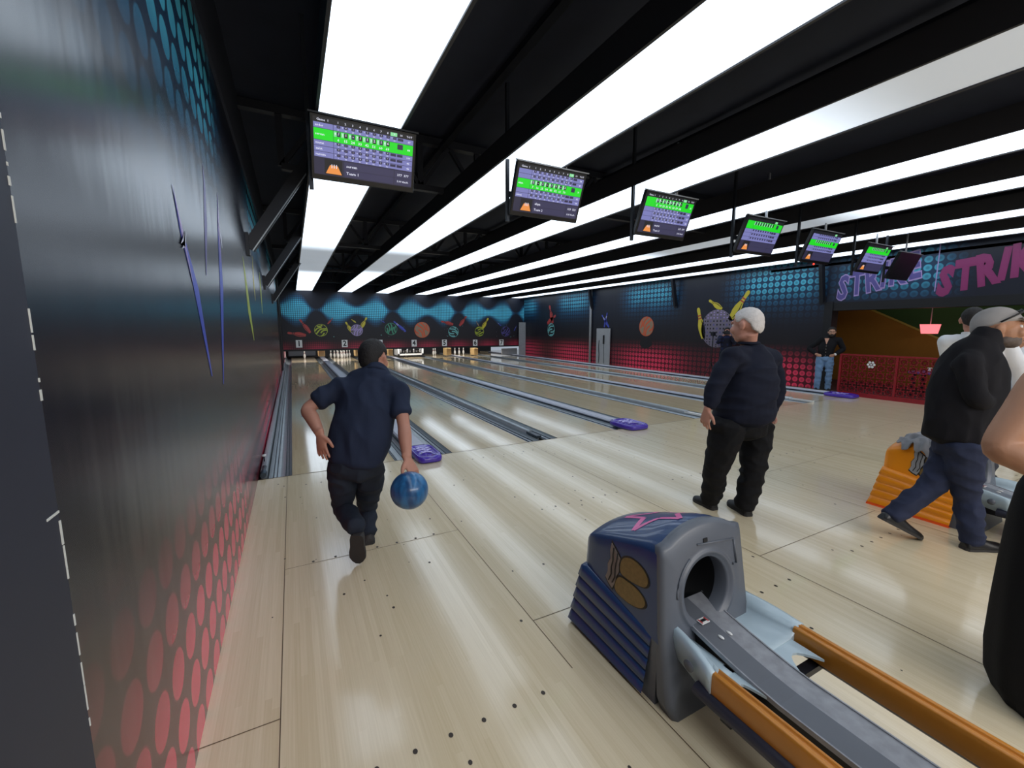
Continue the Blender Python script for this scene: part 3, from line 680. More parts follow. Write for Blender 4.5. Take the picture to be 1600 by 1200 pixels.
def ball_return(loc, label, Mb, Mtrim, star, rack_label=None):
    t = thing('ball_return', label, 'ball return machine', loc, 'ball returns on the approach')
    b_ = MB(); rows = []
    def sect(y, inset=0, dz=0):
        ez = edge_z(y)-dz; r = []
        zb = .27+.07*max(0, y)/.5
        for k in range(6): z = zb+(ez-.012-zb)*k/5; r.append((-hood_hw(y, z)+inset, y, z))
        hw = hood_hw(y, ez)-.010
        for k in range(17):
            x = -hw+2*hw*k/16; r.append((x*(1-inset/hw), y, arch_z(x, y)-dz))
        for k in range(6): z = ez-.012-(ez-.012-zb)*k/5; r.append((hood_hw(y, z)-inset, y, z))
        return r
    for y in (-.050, -.040, .03, .1, .2, .3, .4, .47): rows.append(sect(y))
    rows.append(sect(.50, .012, .012)); rows.append(sect(.512, .035, .04))
    b_.grid(rows, 0, False, True, False, True); squeeze(b_.build('upper_cover', Mb, t))
    sk = MB(); loops = []; n = 40                   # ribbed lower skirt
    def loop(hw, ry, zf, zr, y0=0.0):
        pts = []
        for k in range(n+1):
            u = k/n
            if u < .38: x, y = -hw, y0+(ry*.93-y0)*(u/.38)
            elif u < .62:
                a = (u-.38)/.24; x = -hw*math.cos(PI*a)*1.0; x = max(-hw, min(hw, x*1.06)); y = ry*(.93+.07*math.sin(PI*a)**.6)
            else: x, y = hw, y0+(ry*.93-y0)*(1-(u-.62)/.38)
            pts.append(Vector((x, y, zf+(zr-zf)*y/max(ry, .01))))
        return pts
    N = 5
    loops.append(loop(.270, .50, .285, .352))
    for k in range(N):
        f0, f1 = k/N, (k+.86)/N
        def pr(f): return (.296+.028*f, .522+.075*f, .285*(1-f)+.012*f, .345*(1-f)+.012*f)
        a = pr(f0); c = pr(f1)
        loops.append(loop(a[0], a[1], a[2], a[3], .045*f0)); loops.append(loop(c[0]+.005, c[1]+.005, c[2], c[3], .045*f1))
        if k < N-1: loops.append(loop(c[0]-.002, c[1]-.002, c[2]-.008, c[3]-.008, .045*f1))
    sk.grid(loops, 0, False, True); squeeze(sk.build('ribbed_skirt', Mb, t, fix=True))
    b_ = MB()
    l1 = loop(.329, .602, .02, .02, .045); l2 = loop(.333, .606, .0, .0, .045); b_.grid([l1, l2], 0, False, False); b_.grid([loop(.22, .5, .001, .001, .045), l2], 0, False, False)
    if Mtrim is not Mb: squeeze(b_.build('base_trim', Mtrim, t))
    # grey front with round opening
    f = MB(); nn = 64; cz = .432; cr = .131
    outl = []
    for k in range(nn):
        a = 2*PI*k/nn-PI/2; dx, dz = math.cos(a), math.sin(a); best = .1
        for q in range(1600):
            r_ = .1+q*.0005; x, z = dx*r_, cz+dz*r_
            lim = .31 if z < .3 else hood_hw(0, z)
            if z < .30: lim = .297+.016*(.30-z)/.3
            if abs(x) > lim or z < 0.0 or z > (arch_z(max(-.24, min(.24, x)), 0)+.004): break
            best = r_
        outl.append((dx*best*HX if abs(dx*best)*HX > .17 or 1 else 0, cz+dz*best))
    def ring(s, y, grow=0): return [Vector((x*(1+grow), y-(.030*max(0, .3-z)/.3 if y < -.03 else 0), cz+(z-cz)*(1+grow) if z > .02 else z)) for x, z in outl]
    def circ(r_, y): return [Vector((r_*math.cos(2*PI*k/nn-PI/2), y, cz+r_*math.sin(2*PI*k/nn-PI/2))) for k in range(nn)]
    f.grid([ring(1, -.02, -.01), ring(1, -.038, .006), ring(1, -.050, .006), ring(1, -.066, -.055), circ(.182, -.066), circ(.165, -.066), circ(.162, -.073), circ(.153, -.073), circ(.150, -.066), circ(cr+.006, -.064), circ(cr, -.054), circ(cr, .0)], 0, True, True)
    shear(f.build('front_bezel', M_bgrey, t))
    MB().box(-.262, .262, -.055, .14, .0, .275).build('lower_body', M_bgrey, t)
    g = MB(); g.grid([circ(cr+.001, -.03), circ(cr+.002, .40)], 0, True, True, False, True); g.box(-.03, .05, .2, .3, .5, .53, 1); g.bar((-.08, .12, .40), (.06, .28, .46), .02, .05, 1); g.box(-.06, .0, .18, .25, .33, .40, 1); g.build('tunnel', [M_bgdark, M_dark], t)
    p_ = MB()                                       # raised panel lines and slot on the face
    arc = [(.178*math.cos(a), -.068, cz+.178*math.sin(a)) for a in [PI*(.98-.30*k/10) for k in range(11)]]
    p_.tube(arc, .005, 0, 8); p_.tube([(x*1.0, y, z) for x, y, z in [(.178, -.068, .607), (.188, -.068, .50), (.165, -.068, .50)]], .005, 0, 8); p_.tube([(-.05, -.068, .632), (.178, -.068, .607)], .004, 0, 8)
    shear(p_.build('panel_rib', M_bgrey, t))
    shear(MB().box(-.012, .012, -.070, -.060, .632, .648).build('slot', M_black, t))
    # logo on the left cover: wavy striped flag and two lobes
    def P(y, z, l=0): z = .335+(z-.335)*.82; return Vector((-hood_hw(y, z)-.0015-.0035*l, y, z))
    def smooth2(pts, it):
        for _ in range(it if it > 1 else 0): pts = [p for a_, b_2 in zip(pts, pts[1:]+pts[:1]) for p in ((a_[0]*.75+b_2[0]*.25, a_[1]*.75+b_2[1]*.25), (a_[0]*.25+b_2[0]*.75, a_[1]*.25+b_2[1]*.75))]
        return pts
    def decal(pts, l, m, nm, par):
        q = MB(); c = [P(y, z, l) for y, z in smooth2(pts, 4 if nm.startswith('lobe') else 1)]; q.prism(c, Vector((.006, 0, 0)), 0); return squeeze(q.build(nm, m, par))
    flag = [(.285, .590), (.245, .560), (.215, .535), (.222, .50), (.218, .46), (.235, .42), (.238, .385), (.255, .345), (.285, .358), (.312, .380), (.298, .42), (.302, .46), (.285, .50), (.292, .545)]
    up = [(.205, .545), (.15, .580), (.08, .580), (.03, .560), (.012, .522), (.03, .486), (.08, .470), (.15, .458), (.212, .462)]
    low = [(.222, .440), (.15, .447), (.08, .446), (.035, .42), (.035, .385), (.08, .352), (.16, .335), (.245, .345)]
    def grow(pts, d):
        cy_ = sum(p[0] for p in pts)/len(pts); cz_ = sum(p[1] for p in pts)/len(pts)
        return [(cy_+(p[0]-cy_)*(1+d), cz_+(p[1]-cz_)*(1+d)) for p in pts]
    lg = decal(grow(flag, .12), 0, M_logok, 'emblem', t)
    decal(flag, 1, M_logot if star else M_grey, 'flag', lg)
    for dy in (.018, .042):
        q = MB(); pts = [(.285-dy*1.3, .585-dy*.6), (.288-dy*1.3, .54-dy*.5), (.280-dy, .50), (.292-dy*1.2, .46), (.288-dy*1.2, .42), (.305-dy*1.2, .375+dy*.1)]
        q.tube([P(y, z, 2) for y, z in pts], .003, 0, 6); squeeze(q.build('stripe', M_logok, lg))
    for pp in (up, low): decal(grow(pp, .12), 0, M_logok, 'lobe_edge', lg); decal(pp, 1, M_logog, 'lobe', lg)
    if star:                                        # airbrushed star outline on the cover top
        q = MB(); pts = []
        for k in range(11):
            a = PI/2+k*PI/5+.35; r_ = .19 if k % 2 == 0 else .085; pts.append((.0+r_*1.05*math.cos(a), .215+r_*1.05*math.sin(a)))
        for i in range(10):
            (a, b), (c, d) = pts[i], pts[i+1]
            R = []
            for s_ in range(7):
                x, y = a+(c-a)*s_/6, b+(d-b)*s_/6; L = math.hypot(c-a, d-b); nx, ny = -(d-b)/L*.014, (c-a)/L*.014
                R.append([Vector((max(-.225, min(.225, x+e*nx)), y+e*ny, arch_z(max(-.225, min(.225, x+e*nx)), y+e*ny)+.0015)) for e in (-1, 1)])
            q.grid(R, 0, False, True)
        squeeze(q.build('star_print', M_pinkp, t, fix=False))
    # pale side guards with shelves
    RX0 = .042                                       # the rack sits a little off the hood's middle
    for s_ in (-1, 1):
        q = MB(); rows = []; xi = .060 if s_ > 0 else .150
        for k in range(9):
            u = k/8; y = -.045-.235*u; hgt = .335-.025*u+.010*math.sin(PI*u); xo = .222+.04*u**1.5
            prof = [(xi, .262), (xi+.01, .262), (.190+.01*u, .268), (xo-.028, .29), (xo-.018, .315), (xo-.012, hgt-.018), (xo, hgt), (xo+.022, hgt-.004), (xo+.028, hgt-.03), (xo+.026, .27), (xo+.016, .225-.03*u), (xo+.008, .225-.03*u), (xo+.012, .255), (.190, .252), (xi, .252)]
            rows.append([(RX0+s_*x, y, z) for x, z in prof])
        q.grid(rows, 0, True, True, True, True)
        sh = [(xi, -.24), (xi, -.40)]+[(xi+(.208-xi)*k/8, -.40-.015*0+.075*math.sin(PI*k/8)) for k in range(1, 9)]+[(.208, -.24)]
        q.prism([(RX0+s_*x, y, .252) for x, y in sh], Vector((0, 0, .010)))
        q.build('side_guard', M_guard, t)
        q = MB(); q.lathe([(.0, -.002), (.018, -.001), (.018, .001), (0, .002)], n=16); o = q.build('oval_cap', M_bgrey, t); o.matrix_local = Matrix.Translation((RX0+s_*.287, -.19, .272)) @ Matrix.Rotation(PI/2, 4, 'Y') @ Matrix.Diagonal((1.2, 1.2, 1, 1))
        q = MB(); pr_ = [(x-.012, z-.02) for x, z in [(.238, .235), (.236, .30), (.240, .322), (.252, .328), (.258, .318), (.266, .318), (.270, .328), (.284, .328), (.290, .318), (.290, .245), (.28, .235)]]
        q.grid([[(RX0+s_*x, y, z) for x, z in pr_] for y in (-.27, -1.0, -1.75)], 0, True, True, True, True); bevel(q.build('ball_rail', M_railo, t), .003)
        MB().tube([(RX0+s_*.275, -.22, .205), (RX0+s_*.275, -1.75, .205)], .026, 0, 12).build('under_tube', M_under, t)
    RX1 = -.004
    def tz(y): return .262+.075*max(0, min(1, (y+.44)/.46))**1.4
    ys_ = (-1.75, -1.1, -.6, -.44, -.36, -.28, -.2, -.12, -.06, -.02, .03)
    q = MB()
    for x0, x1, k_, dz in ((-.100, .004, 0, 0), (.004, .100, 1, 0), (-.104, -.098, 1, .004), (.098, .104, 1, .004)):
        q.grid([[(RX1+x, y, tz(y)+z) for x, z in ((x0, dz), (x1, dz), (x1, -.014), (x0, -.014))] for y in ys_], k_, True, False, True, True)
    q.grid([[(RX1+x, y, z) for x, z in ((-.085, tz(y)-.015), (.085, tz(y)-.015), (.085, .13), (-.085, .13))] for y in ys_[:-2]], 2, True, False, True, True)
    q.build('track', [M_track, M_trackl, M_dark], t)
    for sx in (-.035, .015): MB().sphere((RX1+sx, -.17, tz(-.17)+.003), (.007, .014, .004)).build('screw', M_white, t)
    q = MB(); zt = tz(-.09)+.004
    q.box(RX1-.062, RX1-.018, -.105, -.075, zt, zt+.004, 0); q.box(RX1-.052, RX1-.028, -.096, -.084, zt+.004, zt+.006, 1); q.box(RX1-.059, RX1-.055, -.102, -.078, zt+.004, zt+.006, 2); q.box(RX1-.025, RX1-.021, -.102, -.078, zt+.004, zt+.006, 2)
    q.build('warning_plate', [M_white, M_black, M_red], t)
    q = MB(); q.box(-.16, .16, -1.55, -1.35, 0, .14); q.box(-.20, .20, -1.60, -1.30, 0, .03)
    q.build('pedestal', M_dark, t)
    for yy in (-.35, -1.0, -1.5): MB().box(RX0-.29, RX0+.29, yy-.02, yy+.02, .175, .20).build('cross_bar', M_dark, t)
    return t
M_blue = mat('blue_shell', (32, 62, 108), .32, var=.12, coat=.3); M_orange = mat('orange_shell', (255, 150, 8), .35, var=.08, coat=.2); M_otrim = mat('red_orange_trim', (255, 92, 30), .4)
ball_return((1.48, 1.15, 0), 'blue ball return hood with a pink star on top, nearest the camera', M_blue, M_blue, True)
BR2 = ball_return((4.66, 1.19, 0), 'orange ball return hood behind the striding person in jeans', M_orange, M_otrim, False)

# ------------------------------------------------------------------ people
def cat(pts, rads, sub):
    P_, R_ = [], []; n = len(pts)
    for i in range(n-1):
        p0, p1, p2, p3 = pts[max(i-1, 0)], pts[i], pts[i+1], pts[min(i+2, n-1)]
        r0, r1, r2, r3 = rads[max(i-1, 0)], rads[i], rads[i+1], rads[min(i+2, n-1)]
        for k in range(sub):
            t = k/sub
            f = lambda a, b, c, d: .5*((2*b)+(c-a)*t+(2*a-5*b+4*c-d)*t*t+(3*b-a-3*c+d)*t*t*t)
            P_.append(f(p0, p1, p2, p3)); R_.append((f(r0[0], r1[0], r2[0], r3[0]), f(r0[1], r1[1], r2[1], r3[1])))
    P_.append(pts[-1]); R_.append(rads[-1]); return P_, R_
def limb(mb, pts, rads, side=None, n=18, sub=5):
    """smooth tapering tube, elliptical; side = direction of the first radius"""
    pts = [Vector(p) for p in pts]; rads = [(r, r) if isinstance(r, (int, float)) else r for r in rads]
    P_, R_ = cat(pts, rads, sub); rows = []; prev = None
    for i, p in enumerate(P_):
        t = (P_[min(i+1, len(P_)-1)]-P_[max(i-1, 0)]).normalized()
        s_ = Vector(side) if side else (prev if prev else (t.orthogonal()))
        s_ = (s_-t*s_.dot(t)).normalized(); prev = s_; w_ = t.cross(s_)
        rows.append([p+s_*R_[i][0]*math.cos(2*PI*j/n)+w_*R_[i][1]*math.sin(2*PI*j/n) for j in range(n)])
    t0 = (P_[0]-P_[1]).normalized(); t1 = (P_[-1]-P_[-2]).normalized()
    def endcap(row, c, t, r): return [c+(q-c)*.6+t*r*.45 for q in row]
    rows = [endcap(rows[0], P_[0], t0, min(R_[0])*.6)]+rows+[endcap(rows[-1], P_[-1], t1, min(R_[-1])*.6)]
    mb.grid(rows, 0, True, True, True, True)
def fuse(mb, name, m, parent, voxel, smooth=4, fold=0.0, freq=(9, 9, 5), seed=0):
    o = mb.build('tmp', m, None)
    r = o.modifiers.new('r', 'REMESH'); r.mode = 'VOXEL'; r.voxel_size = voxel; r.adaptivity = 0
    if smooth: s_ = o.modifiers.new('s', 'SMOOTH'); s_.factor = .5; s_.iterations = smooth
    bpy.context.view_layer.update()
    me = bpy.data.meshes.new_from_object(o.evaluated_get(bpy.context.evaluated_depsgraph_get()))
    old = o.data; bpy.data.objects.remove(o); bpy.data.meshes.remove(old)
    me.name = name
    if fold:
        nr = [v.normal.copy() for v in me.vertices]; S = Vector((seed, seed*2.3, 0))
        for v, q in zip(me.vertices, nr):
            p = Vector((v.co.x*freq[0], v.co.y*freq[1], v.co.z*freq[2]))+S
            a = noise.noise(p); b = noise.noise(p*2.3+Vector((7, 3, 1)))
            v.co += q*(fold*(1.0-2.2*abs(a)+.5*b-.25)+.003)
    me.polygons.foreach_set('use_smooth', [True]*len(me.polygons)); me.update()
    ob = bpy.data.objects.new(name, me); COL.objects.link(ob); ob.parent = parent; return ob
def hand(mb, wr, d, pn, tside, s=1.0, curl=.35, spread=.10):
    """d along fingers, pn out of the palm, tside = +1/-1 thumb side along d x pn"""
    d = Vector(d).normalized(); pn = Vector(pn); pn = (pn-d*pn.dot(d)).normalized(); W = d.cross(pn); wr = Vector(wr)
    limb(mb, [wr-d*.03*s, wr+d*.01*s, wr+d*.05*s, wr+d*.09*s], [(.026*s, .02*s), (.030*s, .018*s), (.040*s, .016*s), (.040*s, .013*s)], W, 14, 3)
    for k in range(4):
        o = (1.5-k)*tside; b = wr+d*(.084-.004*abs(k-1.2))*s+W*o*.0215*s
        q = (d+W*o*spread).normalized(); pts = [b-q*.012*s, b]; L = (.068, .076, .071, .056)[k]*s
        c = curl*(1+.12*k)
        for seg, fr in enumerate((.45, .32, .23)):
            ang = c*(seg+.6); q2 = (q*math.cos(ang)+pn*math.sin(ang)).normalized(); b = b+q2*L*fr; pts.append(b)
        limb(mb, pts, [.0095*s, .0095*s, .0088*s, .0082*s, .0068*s], W, 10, 2)
    T = W*tside; b = wr+d*.022*s+T*.026*s
    q = (T*.75+d*.65+pn*.25).normalized(); limb(mb, [b-q*.012*s, b+q*.03*s, b+(q+d*.25).normalized()*.060*s, b+(q*.8+d*.5+pn*.15).normalized()*.083*s], [.014*s, .0125*s, .0105*s, .008*s], W, 10, 2)
SKINS = {k: mat('skin_'+k, c, .55, var=.10, nscale=12, bump=.05, bscale=120) for k, c in {'a': (176, 124, 104), 'b': (186, 134, 116), 'c': (170, 122, 92), 'd': (196, 150, 126)}.items()}
M_eyew = mat('eye_white', (225, 220, 215), .3); M_iris = mat('eye_dark', (40, 28, 22), .2)
M_soleb = mat('shoe_sole', (44, 42, 42), .7)
def cloth(name, c, var=.15, rough=.85): return mat(name, c, rough, var=var, nscale=7, bump=.12, bscale=180, spec=.25)
def basis(F, U=(0, 0, 1)):
    F = Vector(F).normalized(); R = F.cross(Vector(U)).normalized(); U = R.cross(F)
    return Matrix((R, F, U)).transposed()
def head_on(mb, c, M, s):
    def B(o, r): mb.sphere(c+M @ (Vector(o)*s), tuple(x*s for x in r), R=M, nu=20, nv=14)
    B((0, -.012, .030), (.078, .098, .088)); B((0, .030, -.030), (.064, .070, .085)); B((0, .058, -.088), (.036, .034, .028)); B((0, .02, -.075), (.058, .055, .035))
    B((0, .108, -.022), (.014, .020, .022)); B((0, .100, .005), (.010, .014, .03)); B((0, .086, .028), (.050, .018, .013)); B((0, .095, -.062), (.025, .013, .011)); B((0, .092, -.075), (.02, .012, .008))
    for x in (-1, 1):
        B((x*.036, .074, -.03), (.028, .026, .028)); B((x*.079, -.014, -.008), (.010, .020, .031)); B((x*.084, -.022, .0), (.008, .016, .022))
def eyes(c, M, s, par):
    for x in (-1, 1):
        q = MB(); p = c+M @ (Vector((x*.031, .0785, .006))*s); q.sphere(p, .0112*s, 0, 12, 8); q.sphere(p+M @ Vector((0, .008*s, 0)), .0062*s, 1, 10, 6); q.build('eye', [M_eyew, M_iris], par)
def shell(c, M, s, line, thick, nz, par, name, m, seed=0, voxel=None, low=-.9):
    """hair or cap: shell over the skull above line(f, x)"""
    q = MB(); rows = []; nu, nv = 56, 40
    for a in range(nv+1):
        th = PI*a/nv*.998+.001; row = []
        for b in range(nu):
            d = Vector((math.sin(th)*math.cos(2*PI*b/nu), math.sin(th)*math.sin(2*PI*b/nu), math.cos(th)))
            zz0 = d.z; L = line(math.degrees(math.atan2(abs(d.x), d.y))); k = max(0, min(1, (d.z-L+.06)/.16)); k = k*k*(3-2*k)
            n_ = noise.noise(d*6+Vector((seed, 0, 0)))*nz+noise.noise(d*17+Vector((seed, 4, 0)))*nz*.6
            r0 = .86 if zz0 > 0 else .86+.34*max(-.8, zz0); r = r0+k*(1-r0+thick+n_)
            zz = d.z; hz = 1.0 if zz >= 0 else math.sqrt(max(0, 1-abs(zz)**3.2))/max(.02, math.sqrt(1-zz*zz))
            row.append(c+M @ (Vector((d.x*.080*r*hz, (d.y*.100*hz)*r-.012, zz*(.090 if zz > 0 else .125)*r+.030))*s))
        rows.append(row)
    q.grid(rows, 0, True, True, True, True); return q.build(name, m, par)
def hair_line(front, side, back):
    tab = [(0, front), (45, front*.82), (68, side), (80, side), (96, side+.22), (118, side-.10), (138, back*.8), (180, back)]
    def f(az):
        for (a, u), (c, v) in zip(tab[:-1], tab[1:]):
            if az <= c: t = (az-a)/(c-a); t = t*t*(3-2*t); return u+(v-u)*t
        return back
    return f
def shoe(heel, toe, up, m, par, w=.047, h=.075, s=1.0):
    heel, toe = Vector(heel), Vector(toe); d = (toe-heel); L = d.length; d.normalize(); up = Vector(up); up = (up-d*up.dot(d)).normalized(); W = d.cross(up)
    q = MB(); rows = []; n = 20
    for t, ww, hh in ((-.02, .50, .45), (.03, .72, .85), (.12, .80, 1.0), (.28, .82, 1.05), (.42, .86, .90), (.58, .98, .68), (.74, 1.0, .55), (.88, .84, .46), (.97, .52, .34), (1.0, .2, .2)):
        row = []
        for j in range(n):
            a = 2*PI*j/n; x = math.cos(a)*w*ww*s; z = max(-.0, math.sin(a)) * h*hh*s if math.sin(a) > 0 else math.sin(a)*.010
            row.append(heel+d*L*t+W*x+up*(z+.012))
        rows.append(row)
    q.grid(rows, 0, True, True, True, True); o = q.build('shoe', m, par)
    q = MB(); rows = []
    for t, ww in ((-.03, .45), (.02, .74), (.15, .84), (.4, .84), (.6, 1.0), (.8, .98), (.93, .66), (1.01, .25)):
        rows.append([heel+d*L*t+W*w*ww*s*x+up*z for x, z in ((-1.03, 0), (-1.03, .018), (1.03, .018), (1.03, 0))])
    q.grid(rows, 0, True, False, True, True); q.build('sole', M_soleb, o); return o
def person(label, base, J, C):
    """J joints in world space; C colours, sizes and styles"""
    base = Vector(base); t = thing('person', label, 'person', base)
    def T(v): return Vector(v)-base
    J = {k: ([T(x) for x in v] if isinstance(v, list) else T(v)) for k, v in J.items()}
    vx = C.get('voxel', .006); s = C['s']; side = Vector(C['side']); fw_ = side.cross(Vector((0, 0, 1)))*-1 if 'bf' not in C else Vector(C['bf'])
    HM = basis(C['face'], C.get('hup', (0, 0, 1))); hc = J['head']
    b_ = MB(); head_on(b_, hc, HM, s)
    tor = J['torso']; tr = C['torso']                # neck base first, hem last
    nb = tor[0]
    limb(b_, [nb-Vector((0, 0, .06)), nb+(hc-nb)*.30, hc+HM @ Vector((0, -.02*s, -.045*s))], [.050*s, .054*s, .054*s], side, 18, 4)
    limb(b_, tor, [(.035, .035)]+[(r[0]*.5, r[1]*.5) for r in tr[1:]], side, 18, 4)
    ar = C.get('arm', .045)
    for S in 'lr':
        if 'sh_'+S not in J: continue
        sh, el, wr, hd = (J[k+S] for k in ('sh_', 'el_', 'wr_', 'hd_'))
        limb(b_, [nb+(sh-nb)*.3-Vector((0, 0, .07)), sh, sh+(el-sh)*.5, el, el+(wr-el)*.35, wr], [.03 if C['sleeve'] != 'none' else .05, ar*(1.12 if C['sleeve'] == 'none' else .6), ar*(1.08 if C['sleeve'] == 'none' else .92 if C['sleeve'] == 'short' else .7), ar*(.86 if C['sleeve'] != 'long' else .65), ar*(.92 if C['sleeve'] != 'long' else .62), ar*.60], None, 16, 5)
        hand(b_, wr, hd-wr, C['palm_'+S], C.get('thumb_'+S, 1), s*C.get('hs', .95), C.get('curl_'+S, .35), C.get('spread', .12))
    for S in 'lr':
        if 'hip_'+S in J:
            hp, kn, an = (J[k+S] for k in ('hip_', 'kn_', 'an_')); limb(b_, [tor[-1], hp, kn, an], [.09, .07, .05, .035], None, 14, 4)
    fuse(b_, 'body', C['skin'], t, vx, 3)
    eyes(hc, HM, s, t)
    # top
    q = MB(); limb(q, tor, tr, side, 26, 6)
    for S in 'lr':
        if 'sh_'+S not in J: continue
        sh, el, wr = (J[k+S] for k in ('sh_', 'el_', 'wr_')); sr = C.get('sleeve_r', ar*1.5)
        if C['sleeve'] != 'none':
            q.sphere(sh, sr*1.02, nu=16, nv=12)
            limb(q, [nb+(sh-nb)*.12-Vector((0, 0, .035)), nb+(sh-nb)*.62-Vector((0, 0, .012)), sh], [.06, sr*.92, sr*.95], None, 16, 4)
            limb(q, [tor[2]+(sh-tor[2])*.3, sh], [sr*1.2, sr*1.1], None, 16, 4)
        if C['sleeve'] == 'long': limb(q, [sh, sh+(el-sh)*.5, el, el+(wr-el)*.5, el+(wr-el)*.88], [sr, sr*.97, sr*.86, sr*.80, sr*.66], None, 16, 5)
        elif C['sleeve'] == 'short': limb(q, [sh, sh+(el-sh)*.35, sh+(el-sh)*.66], [sr*1.02, sr, sr*1.02], None, 16, 5)
    if C['sleeve'] != 'none':
        ax = (hc-nb).normalized(); ce = C.get('neck_up', .022); limb(q, [nb-Vector((0, 0, .06)), nb-ax*.01, nb+ax*ce], [.085*s, .072*s, .0665*s], side, 20, 4)
    for e in C.get('extra_top', []): q.sphere(T(e[0]), e[1], nu=16, nv=12)
    fuse(q, C.get('top_name', 'shirt'), C['top'], t, max(vx, .009), 10, C.get('fold', .006), C.get('ffreq', (8, 8, 4)), C.get('seed', 1))
    q = MB(); cr_ = C.get('collar_r', .063)*s; ax = (hc-nb).normalized(); u = side.normalized(); w_ = ax.cross(u).normalized()
    if C['sleeve'] != 'none' and C.get('collar_on', True):
        q.tube([nb+ax*(C.get('neck_up', .022)+.004)+u*cr_*math.cos(2*PI*k/24)+w_*cr_*math.sin(2*PI*k/24)*.95 for k in range(25)], .011*s, 0, 8); q.build('collar', C.get('collar', C['top']), t)
    # trousers
    if 'hip_l' in J:
        q = MB(); hl, hr = J['hip_l'], J['hip_r']; mid = (hl+hr)/2; lr_ = C.get('leg', (.098, .072, .058)); hv = (hr-hl).normalized()
        pr_ = C.get('pelvis', (.17, .125)); top = tor[-1]+(tor[-2]-tor[-1])*.25
        limb(q, [top, mid+(top-mid)*.35, mid-Vector((0, 0, .03))], [(pr_[0]*.93, pr_[1]*.93), pr_, (pr_[0]*.9, pr_[1]*.95)], hv, 22, 5)
        for S in 'lr':
            hp, kn, an = (J[k+S] for k in ('hip_', 'kn_', 'an_'))
            limb(q, [hp+Vector((0, 0, .04)), hp+(kn-hp)*.3, kn, kn+(an-kn)*.45, an+(an-kn).normalized()*.015], [lr_[0], lr_[0]*.98, lr_[1], lr_[1]*.96, lr_[2]], None, 18, 6)
        for e in C.get('extra_legs', []): q.sphere(T(e[0]), e[1], nu=16, nv=12)
        fuse(q, 'trousers', C['legs'], t, max(vx, .008), 5, C.get('lfold', .013), (7, 7, 10), C.get('seed', 1)+5)
        for S in 'lr': shoe(J['heel_'+S], J['toe_'+S], C.get('sup_'+S, (0, 0, 1)), C['shoe'], t, C.get('shw', .047), .075, 1.0)
    return t, hc, HM
M_hairdk = mat('hair_dark_brown', (24, 20, 20), .75, var=.5, nscale=40, bump=.4, bscale=90); M_hairwh = mat('hair_silver', (208, 202, 198), .6, var=.2, nscale=40, bump=.4, bscale=90)
M_hairbk = mat('hair_black', (24, 20, 19), .55, var=.4, nscale=40)
LFT = -RGT; BACK = -HF; UP = Vector((0, 0, 1))
# -- the bowler
def J3(**k): return k
th_, el_ = (559, 882), None
toeL = at_floor(559, 880, .012); toeR_heel = at_floor(577, 851)
toeR = toeR_heel+Vector((.02, .25, 0))
heelL = at(557, 838, 2.50)
shirtN = cloth('navy_tee', (34, 42, 62), .12)
J = dict(head=at(584, 560, 3.0), torso=[at(588, 583, 2.90), at(581, 594, 2.885), at(574, 615, 2.85), at(569, 650, 2.79), at(562, 690, 2.73), at(556, 722, 2.70)],
         sh_l=at(529, 606, 2.83), el_l=at(481, 639, 2.72), wr_l=at(500, 678, 2.58), hd_l=at(504, 708, 2.56),
         sh_r=at(622, 611, 2.84), el_r=at(631, 665, 2.70), wr_r=at(636, 716, 2.54), hd_r=at(648, 741, 2.50),
         hip_l=at(535, 732, 2.70), hip_r=at(579, 732, 2.74), kn_l=at(537, 792, 2.78), kn_r=at(574, 792, 2.98),
         an_l=heelL+Vector((0, .05, .045)), an_r=toeR_heel+Vector((.0, .05, .07)), heel_l=heelL, toe_l=toeL, heel_r=toeR_heel, toe_r=toeR)
C = dict(s=1.12, side=RGT, face=(HF*1.0+RGT*.10+UP*-.10), skin=SKINS['a'], torso=[(.075, .07), (.150, .085), (.196, .115), (.200, .135), (.198, .14), (.172, .135)],
         palm_l=(HF*.9+RGT*.4), thumb_l=1, curl_l=.12, palm_r=(UP*-1+LFT*.1), thumb_r=-1, curl_r=.45, sleeve='short', arm=.047, sleeve_r=.064, top=shirtN,
         legs=cloth('dark_jeans', (36, 42, 54), .25), shoe=mat('grey_shoe', (50, 48, 48), .7), leg=(.088, .062, .054), pelvis=(.17, .13), hs=.95, fold=.014, sup_l=(BACK*1+UP*-.0+HF*2.0), spread=.10, seed=2, top_name='tee_shirt', ffreq=(9, 6, 3.2), shw=.05, neck_up=-.004)
C['sup_l'] = (HF*.8+UP*.6)
t, hc, HM = person('person in navy tee and jeans, lunging forward with a blue bowling ball', at_floor(568, 868), J, C)
shell(hc, HM, 1.12, hair_line(.45, -.12, -.90), .05, .025, t, 'hair', M_hairdk, 3)
# -- the ball in the hand
bc = at(639.8, 766, 2.45); br = .1125
b_ = MB(); b_.sphere((0, 0, 0), br, 0, 48, 32); 
m, bs, nt = new_mat('blue_swirl_ball'); P_, v_ = nt.pos(); f_ = nt.noise(nt.vec(nt.mul(P_[0], 22.0), nt.mul(P_[1], 22.0), nt.mul(P_[2], 5.0)), 1.0, 4)
nt.put(bs.inputs['Base Color'], nt.mix(nt.step(f_, .3, .7), lin((18, 62, 108)), lin((44, 112, 164)))); bs.inputs['Roughness'].default_value = .32; bs.inputs['Coat Weight'].default_value = .3
t = thing('bowling_ball', 'blue swirled bowling ball held low in the right hand', 'bowling ball', bc); b_.build('shell', m, t)
b_ = MB()
for dx, dy in ((-.02, .12), (.02, .12), (.0, .07)):
    d = Vector((dx, dy, .1)).normalized(); b_.tube([d*(br-.002), d*(br+.0006)], .012, 0, 14)
b_.build('finger_hole', M_black, t)
